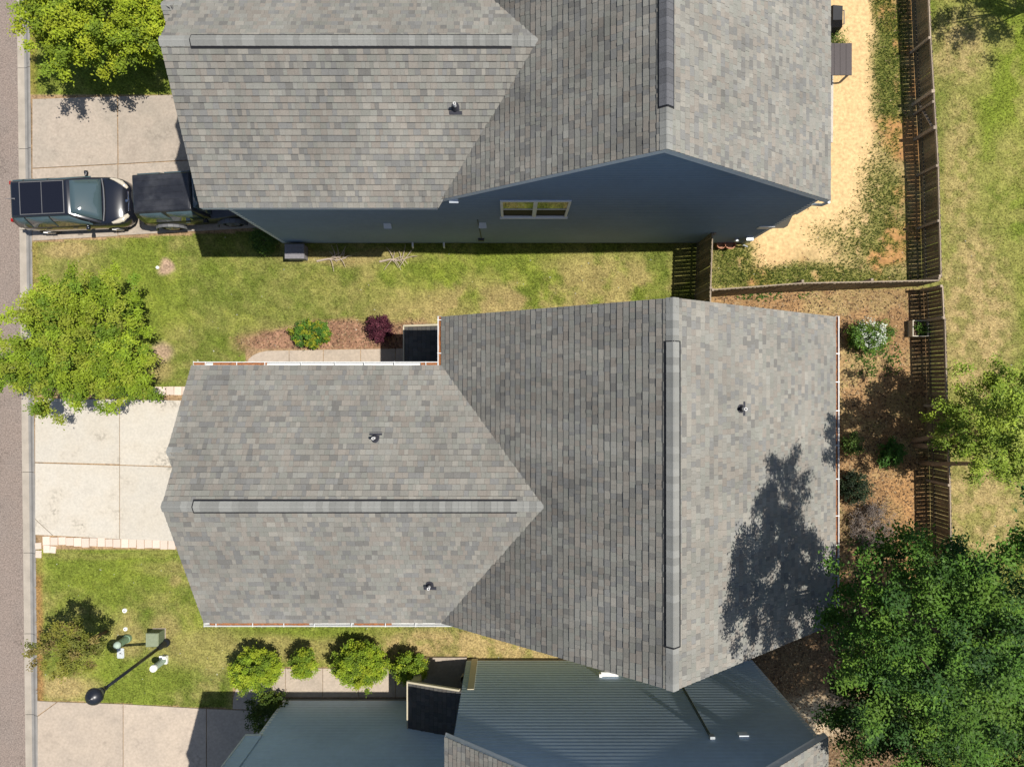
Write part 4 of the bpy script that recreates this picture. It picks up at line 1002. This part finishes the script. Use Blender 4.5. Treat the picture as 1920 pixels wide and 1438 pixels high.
def shrub(label, px, py, r, h, n, n_per, size, cols, seed, name='shrub', spread=.06, lump=.25, zb=0.0, ball=False, group=None):
    base = G(px, py)
    return tree(name, label, (base[0], base[1], zb), (base[0], base[1], h * (.60 if ball else .52) + zb), (r[0], r[1], h * (.40 if ball else .48)), n, n_per, size, cols, seed, (.03,), spread=spread, length=.14, limbs=4, lump=lump, bias=3.0, sprig=.07, zmin=-.35 if ball else -.95, cat='shrub', group=group)
BG = [(.25, .33, .022), (.30, .36, .026), (.18, .26, .02), (.13, .20, .02)]
shrub('wide rounded lime green shrub at the near end of the shaded walkway', 500, 1234, (.78, .60), 1.6, 190, 100, .058, BG, 31, ball=True)
shrub('smallest narrow lime green shrub between two big ones by the walkway', 586, 1226, (.34, .42), 1.5, 70, 80, .058, BG, 32, lump=.5, ball=True)
shrub('largest lime green shrub overhanging the walkway', 692, 1222, (.90, .70), 1.75, 230, 100, .058, BG, 33, lump=.4, ball=True)
shrub('lime green shrub touching the shaded porch end of the walkway', 776, 1233, (.55, .42), 1.5, 120, 90, .058, BG, 34, ball=True)
shrub('shaded dark green shrub at the corner of the pale blue-green house', 513, 1320, (.62, .66), 1.2, 150, 34, .07, [(.07, .11, .018), (.12, .16, .02), (.05, .08, .015)], 35)
shrub('shaded round shrub at the street corner of the blue wall', 503, 455, (.36, .42), .8, 80, 30, .06, [(.06, .11, .02), (.09, .15, .02)], 36)
shrub('glossy green shrub with yellow tips in the mulch bed', 588, 628, (.66, .42), .7, 120, 36, .075, [(.05, .12, .018), (.08, .16, .02), (.22, .24, .02)], 37, spread=.05)
shrub('burgundy leaved shrub in the mulch bed beside the porch shadow', 716, 618, (.44, .42), .75, 130, 40, .05, [(.075, .018, .03), (.11, .03, .045), (.05, .012, .022)], 38, spread=.05, lump=.4)
fl = shrub('shrub covered with white flowers beside the east gutter', 1610, 633, (.55, .52), .8, 110, 34, .07, MG, 39)
P, D, rs = crown_points(110, (0, 0, .45), (.56, .52, .42), 40, zmin=.0, sprig=.1, bias=6)
V, F, cc = leaves(P + np.array((.12, .1, .03)), D, 5, .045, .055, [(.66, .68, .60), (.45, .5, .4)], .08, .7, rs=rs); o = link('flowers', npmesh('flowers', V, F, leaf_mat('petal', .2), cc)); o.parent = fl; o['kind'] = 'stuff'
shrub('small green shrub right of the white flowering shrub', 1650, 632, (.26, .46), .5, 50, 30, .06, MG, 41, lump=.5)
shrub('low dark shrub in tree shade in the planted yard', 1663, 848, (.42, .46), .5, 60, 28, .08, [(.05, .12, .02), (.07, .16, .025)], 42)
shrub('small green shrub below the east gutter, left of the tree shade', 1592, 832, (.30, .30), .5, 50, 26, .07, [(.06, .11, .02), (.10, .15, .03)], 43)
shrub('nearly black rounded evergreen shrub close to the east gutter', 1590, 908, (.42, .50), .9, 130, 36, .06, [(.018, .03, .015), (.028, .045, .018)], 44)
shrub('grey leafless brush heap below the east gutter', 1625, 985, (.85, .95), .55, 190, 30, .05, [(.17, .14, .12), (.11, .09, .08), (.22, .18, .15)], 45, name='brush_heap')
shrub('small round green shrub beside the covered grill', 1564, 86, (.20, .34), .55, 50, 28, .05, [(.10, .15, .03), (.14, .18, .03)], 46)

# ---------------------------------------------------------------- ground cover: grass, weeds, litter (uncountable)
def scatter(name, n, area, dens, size, colf, tilt, label, cat, wide=.22, seed=50):
    rs = np.random.default_rng(seed)
    px = rs.uniform(area[0], area[1], n); py = rs.uniform(area[2], area[3], n); f = ground_fields(px, py)
    keep = rs.random(n) < dens(px, py, f); px, py = px[keep], py[keep]; f = {k: v[keep] for k, v in f.items()}; m = len(px)
    col = colf(px, py, f, rs); h = size * rs.uniform(.5, 1.4, m); an = rs.uniform(0, 2 * math.pi, m); lean = rs.uniform(*tilt, m)
    X = (px - 960) * S; Y = (719 - py) * S; dx, dy = np.cos(an), np.sin(an); wv = h * wide
    z0 = np.full(m, -.005) + .03 * f['mul']
    V = np.stack([np.stack([X - dy * wv, Y + dx * wv, z0], 1), np.stack([X + dy * wv, Y - dx * wv, z0], 1), np.stack([X + dx * h * np.sin(lean), Y + dy * h * np.sin(lean), z0 + h * np.cos(lean) + .01], 1)], 1).reshape(-1, 3)
    F = np.arange(3 * m).reshape(m, 3)
    o = link(name, npmesh(name, V, F, leaf_mat('blade', .3, .8), col), kind='stuff'); tag(o, label, cat); return o
def g_den(px, py, f): return np.where(hard(px, py), 0, np.clip(1 - .55 * f['dry'], .1, 1) * (1 - f['uy']) * (1 - f['ly']) * (1 - f['mul']) * (1 - f['patch']))
def g_col(px, py, f, rs):
    c = ground_color(px, py, f); return c * rs.uniform(.55, 2.0, (len(px), 1)) * (1 + rs.normal(0, .06, (len(px), 3)))
scatter('grass', 520000, (60, 1960, -20, 1460), g_den, .055, g_col, (.5, 1.35), 'mown green and straw coloured grass of the lawns', 'grass', .18, 51)
def w_den(px, py, f): return np.where(hard(px, py), 0, f['weed'] * .95 + f['ly'] * .05 * sstep(.5, .62, f['n2']))
def w_col(px, py, f, rs): 
    pal = np.array([(.085, .12, .02), (.12, .16, .03), (.06, .09, .022), (.17, .19, .04)]); return pal[rs.integers(0, 4, len(px))] * rs.uniform(.75, 1.25, (len(px), 1))
scatter('weeds', 170000, (1325, 1740, -20, 1100), w_den, .085, w_col, (.4, 1.3), 'patchy green weeds growing over the sandy and bare yards', 'weeds', .16, 52)
def l_den(px, py, f): return np.where(hard(px, py), 0, .9 * f['ly'] + .9 * f['mul'] + .12 * f['uy'] * (1 - f['sand']))
def l_col(px, py, f, rs):
    pal = np.array([(.36, .23, .12), (.26, .15, .08), (.14, .085, .05), (.46, .34, .20), (.09, .06, .04)]); return pal[rs.integers(0, 5, len(px))] * rs.uniform(.75, 1.2, (len(px), 1))
scatter('leaf_litter', 150000, (420, 1760, -20, 1460), l_den, .075, l_col, (1.2, 1.5), 'dry brown fallen leaves and wood chips on the bare ground', 'leaf litter', .3, 53)
def iv_den(px, py, f): return np.where(hard(px, py), 0, ell(px, py, 1640, 672, 40, 32, .5) * sstep(.42, .6, f['n3']) + ell(px, py, 1420, 556, 90, 7, .6) * .8 * sstep(.4, .6, f['n3']))
scatter('ground_ivy', 9000, (1330, 1700, 540, 715), iv_den, .10, lambda px, py, f, rs: np.array([(.05, .12, .02), (.08, .16, .025)])[rs.integers(0, 2, len(px))] * rs.uniform(.7, 1.3, (len(px), 1)), (.7, 1.4), 'creeping green plants below the white flowering shrub', 'ground cover', .3, 54)

scatter('fallen_petals', 420, (70, 1900, 440, 1300), lambda px, py, f: np.where(hard(px, py), 0, 1 - f['ly']), .05, lambda px, py, f, rs: np.array((.6, .6, .5)) * rs.uniform(.6, 1.1, (len(px), 1)), (1.1, 1.4), 'tiny pale petals strewn over the lawns', 'petals', .4, 55)
# ---------------------------------------------------------------- street furniture and small things
def lamp():
    b0 = G(312, 1204); t = thing('street_lamp', 'black post lamp standing on the lawn at the lower left', 'street lamp', b0)
    m = mat('lamp_black', (.014, .016, .022), .35, .1, 20, spec=.5)
    b = MB(); b.lathe([(.16, -.02), (.16, .10), (.12, .16), (.10, .45), (.075, .55), (.065, .6)], 16); o = b.build('base', m); o.parent = t
    b = MB(); b.lathe([(.062, .58), (.05, 3.55)], 14); o = b.build('pole', m, smooth=True); o.parent = t
    b = MB(); b.lathe([(.05, 3.54), (.075, 3.58), (.06, 3.66), (.13, 3.80), (.14, 3.84)], 16); o = b.build('neck', m); o.parent = t
    b = MB(); b.lathe([(.11, 3.83), (.17, 3.95), (.20, 4.08), (.205, 4.14)], 18); o = b.build('globe', mat('lamp_glass', (.35, .36, .36), .25, .0)); o.parent = t
    for k in range(4):
        a = R(45 + 90 * k); b = MB(); b.tube([(.13 * math.cos(a), .13 * math.sin(a), 3.82), (.235 * math.cos(a), .235 * math.sin(a), 3.98), (.238 * math.cos(a), .238 * math.sin(a), 4.15)], .013, 6); o = b.build('cage_bar', m); o.parent = t
    b = MB(); b.lathe([(.265, 4.13), (.27, 4.16), (.25, 4.21), (.19, 4.29), (.10, 4.345), (.035, 4.36), (.02, 4.40), (0, 4.41)], 22); o = b.build('cap', m, smooth=True); o.parent = t
lamp()
m_ug = mat('utility_green', (.16, .25, .16), .5, .1, 15); m_ul = mat('utility_pale_green', (.36, .45, .37), .5, .08, 15); m_uw = mat('utility_white', (.8, .8, .76), .5, .05, 15)
p = G(240, 1196); t = thing('utility_pedestal', 'green cylindrical utility pedestal on the lawn beside the small tree', 'pedestal', p)
o = MB().lathe([(.155, -.03), (.155, .12), (.13, .14), (.13, .62)], 18).build('body', m_ug, smooth=False); o.parent = t
o = MB().lathe([(.135, .6), (.135, .66), (.11, .72), (.05, .755), (0, .76)], 18).build('cap', m_ul, smooth=True); o.parent = t
p = G(309, 1236); t = thing('utility_pedestal', 'pale utility pedestal with white cap and white base, below the lamp shadow', 'pedestal', p)
o = MB().lathe([(.10, .0), (.115, .1), (.115, .72)], 18).build('body', m_ul); o.parent = t
o = MB().lathe([(.128, .70), (.132, .76), (.12, .80), (0, .81)], 18).build('cap', m_uw); o.parent = t
o = MB().box(-.16, .13, -.13, .17, -.02, .10).box(.02, .14, .10, .2, .1, .22).build('base', m_uw); o.parent = t
p = G(299, 1190); t = thing('utility_box', 'square green utility box on the lawn at the foot of the lamp', 'utility box', p)
o = MB().box(-.22, .22, -.24, .24, -.02, .46).build('body', mat('utility_olive', (.13, .165, .10), .6, .1, 12)); o.parent = t
o = MB().prism([(-.235, -.255), (.235, -.255), (.235, .255), (-.235, .255)], .462, .52, inset=.03).build('lid', mat('utility_olive_pale', (.22, .25, .16), .6, .1, 12)); o.parent = t
o = MB().box(-.24, .24, -.26, .26, -.03, .03).build('plinth', m_c2); o.parent = t
def disc(px, py, r, label, name='cleanout_cap', cat='cap', mm=None, z=.05):
    p = G(px, py); t = thing(name, label, cat, p)
    o = MB().lathe([(r, -.05), (r, z * .8), (r * .9, z), (0, z)], 16).build('cover', mm or m_uw); o.parent = t
    o = MB().box(-r * .25, r * .25, -r * .25, r * .25, z, z + .02).build('nut', m_grey if r > .07 else m_uw); o.parent = t
disc(234.5, 1144, .085, 'upper of two round white caps set in the lawn', group if False else 'cleanout_cap')
disc(236, 1178.5, .075, 'lower of two round white caps, beside the green pedestal')
disc(296, 502, .06, 'white cap beside the bare patch in the upper lawn')
p = G(226.5, 1224); t = thing('meter_cover', 'pale rounded ground box lid below the green pedestal', 'meter cover', p)
o = MB().prism([(-.13, -.16), (-.10, -.19), (.10, -.19), (.13, -.16), (.13, .16), (.10, .19), (-.10, .19), (-.13, .16)], -.05, .025, inset=.006).build('lid', mat('lid_grey', (.50, .53, .53), .7, .1, 20)); o.parent = t
o = MB().box(-.03, .03, -.02, .02, .025, .034).build('latch', m_grey); o.parent = t

p = (GX(556, .3), GY(473, .3), 0); t = thing('storage_box', 'dark grey bin standing against the blue wall at its street end', 'box', p)
mg = mat('bin_grey', (.20, .19, .20), .6, .15, 15)
o = MB().prism([(-.33, -.26), (.33, -.26), (.33, .24), (-.33, .24)], 0, .48).build('body', mg); o.parent = t
o = MB().prism([(-.36, -.29), (.36, -.29), (.36, .26), (-.36, .26)], .482, .55, inset=.02).build('lid', mg); o.parent = t
for k in range(5): o = MB().box(-.28, .28, -.24 + .1 * k, -.20 + .1 * k, .55, .562).build('slat', mg); o.parent = t

# back patio things beside the upper house
p = G(1558, 55); p = (p[0] - .25, p[1], .036); t = thing('grill', 'barbecue grill under a black cover at the edge of the patio', 'grill', p)
b = MB(); b.add([(-.3, -.38, 0), (.3, -.38, 0), (.3, .38, 0), (-.3, .38, 0), (-.27, -.36, .7), (.27, -.36, .75), (.28, .36, .75), (-.27, .36, .7), (-.2, -.26, 1.02), (.15, -.24, 1.0), (.16, .26, 1.0), (-.2, .27, 1.03)],
      [(3, 2, 1, 0), (0, 1, 5, 4), (1, 2, 6, 5), (2, 3, 7, 6), (3, 0, 4, 7), (4, 5, 9, 8), (5, 6, 10, 9), (6, 7, 11, 10), (7, 4, 8, 11), (8, 9, 10, 11)]); o = b.build('cover', m_blk); o.parent = t
o = MB().tube([(.27, -.25, .72), (.34, -.25, .74), (.34, .25, .74), (.27, .25, .72)], .02, 6).build('handle', m_grey); o.parent = t
p = G(1556, 131); p = (p[0] - .1, p[1], .036); t = thing('patio_table', 'dark brown patio table standing half under the roof edge', 'table', p)
mb = mat('table_brown', (.055, .042, .04), .5, .15, 20)
for k in range(5): o = MB().box(-.55 + .215 * k, -.345 + .215 * k, -.58, .58, .70, .735).build('board', mb); o.parent = t
for sx in (-.45, .45):
    for sy in (-.5, .5): o = MB().box(sx - .03, sx + .03, sy - .03, sy + .03, 0, .70).build('leg', m_grey); o.parent = t
o = MB().box(-.5, .5, -.53, -.47, .62, .699).box(-.5, .5, .47, .53, .62, .699).build('apron', m_grey); o.parent = t

# raised planter against the low fence
p = G(1717, 617); t = thing('planter_box', 'square white-edged planter against the low fence', 'planter', p)
mw = mat('planter_wood', (.55, .50, .40), .8, .15, 25); a = .30
for bx_ in ((-a, a, a - .03, a), (-a, a, -a, -a + .03), (-a, -a + .03, -a + .03, a - .03), (a - .03, a, -a + .03, a - .03)): o = MB().box(*bx_, -.02, .30).build('board', mw); o.parent = t
o = MB().box(-a + .031, a - .031, -a + .031, a - .031, 0, .22).build('soil', mat('planter_soil', (.12, .08, .05), 1, .3, 40)); o.parent = t
P, D, rs = crown_points(26, (0, 0, .28), (.2, .2, .1), 60); V, F, cc = leaves(P, D, 14, .05, .06, MG, .1, .6, rs=rs); o = link('seedlings', npmesh('seedlings', V, F, m_leaf, cc)); o.parent = t; o['kind'] = 'stuff'

# dead branches on the upper lawn
def branch(label, px, py, L_, seed):
    p = G(px, py); t = thing('dead_branch', label, 'branch', p); rr = random.Random(seed); m = mat('dead_wood', (.42, .34, .27), .9, .2, 30)
    b = MB(); a = rr.uniform(0, 6); pts = [Vector((-L_ / 2, 0, .02)), Vector((-.1 * L_, .08, .06)), Vector((.2 * L_, .03, .05)), Vector((L_ / 2, .12, .03))]
    b.tube(pts, [.04, .034, .024, .012], 6); o = b.build('stem', m); o.parent = t
    for k in range(14):
        q = pts[1].lerp(pts[3], rr.random()); an = rr.uniform(-2.2, 2.2); l = rr.uniform(.25, .55); b = MB()
        e = q + Vector((math.cos(an) * l, math.sin(an) * l, rr.uniform(.02, .12))); b.tube([q, q.lerp(e, .5) + Vector((.03, .03, .04)), e], [.018, .013, .007], 5); o = b.build('twig', m); o.parent = t
branch('dry grey branch lying on the grass below the blue wall, nearer the bin', 622, 490, 1.1, 4)
branch('dry tangled twigs on the lawn below the blue wall, farther from the bin', 737, 491, 1.0, 5)

# kinds that repeat share a group
for o in C.objects:
    if o.parent is None and 'category' in o:
        b_ = o.name.split('.')[0]
        g = {'shingled_house': 'neighbouring houses along the street', 'street_tree': 'street trees beside the kerb', 'shade_tree': 'dark trees in the lower right corner', 'wooden_fence': 'wooden fences of the back yards',
             'parked_car': 'cars parked nose to tail on the driveway', 'utility_pedestal': 'utility pedestals on the lawn', 'cleanout_cap': 'white caps in the lawns', 'plant_pot': 'plant pots', 'dead_branch': 'dead branches on the upper lawn', 'paver_edging': 'paver edgings of the driveway'}.get(b_)
        if b_ == 'shrub': g = 'shrubs along the lower walkway' if 'lime' in o['label'] else 'garden shrubs'
        if g: o['group'] = g
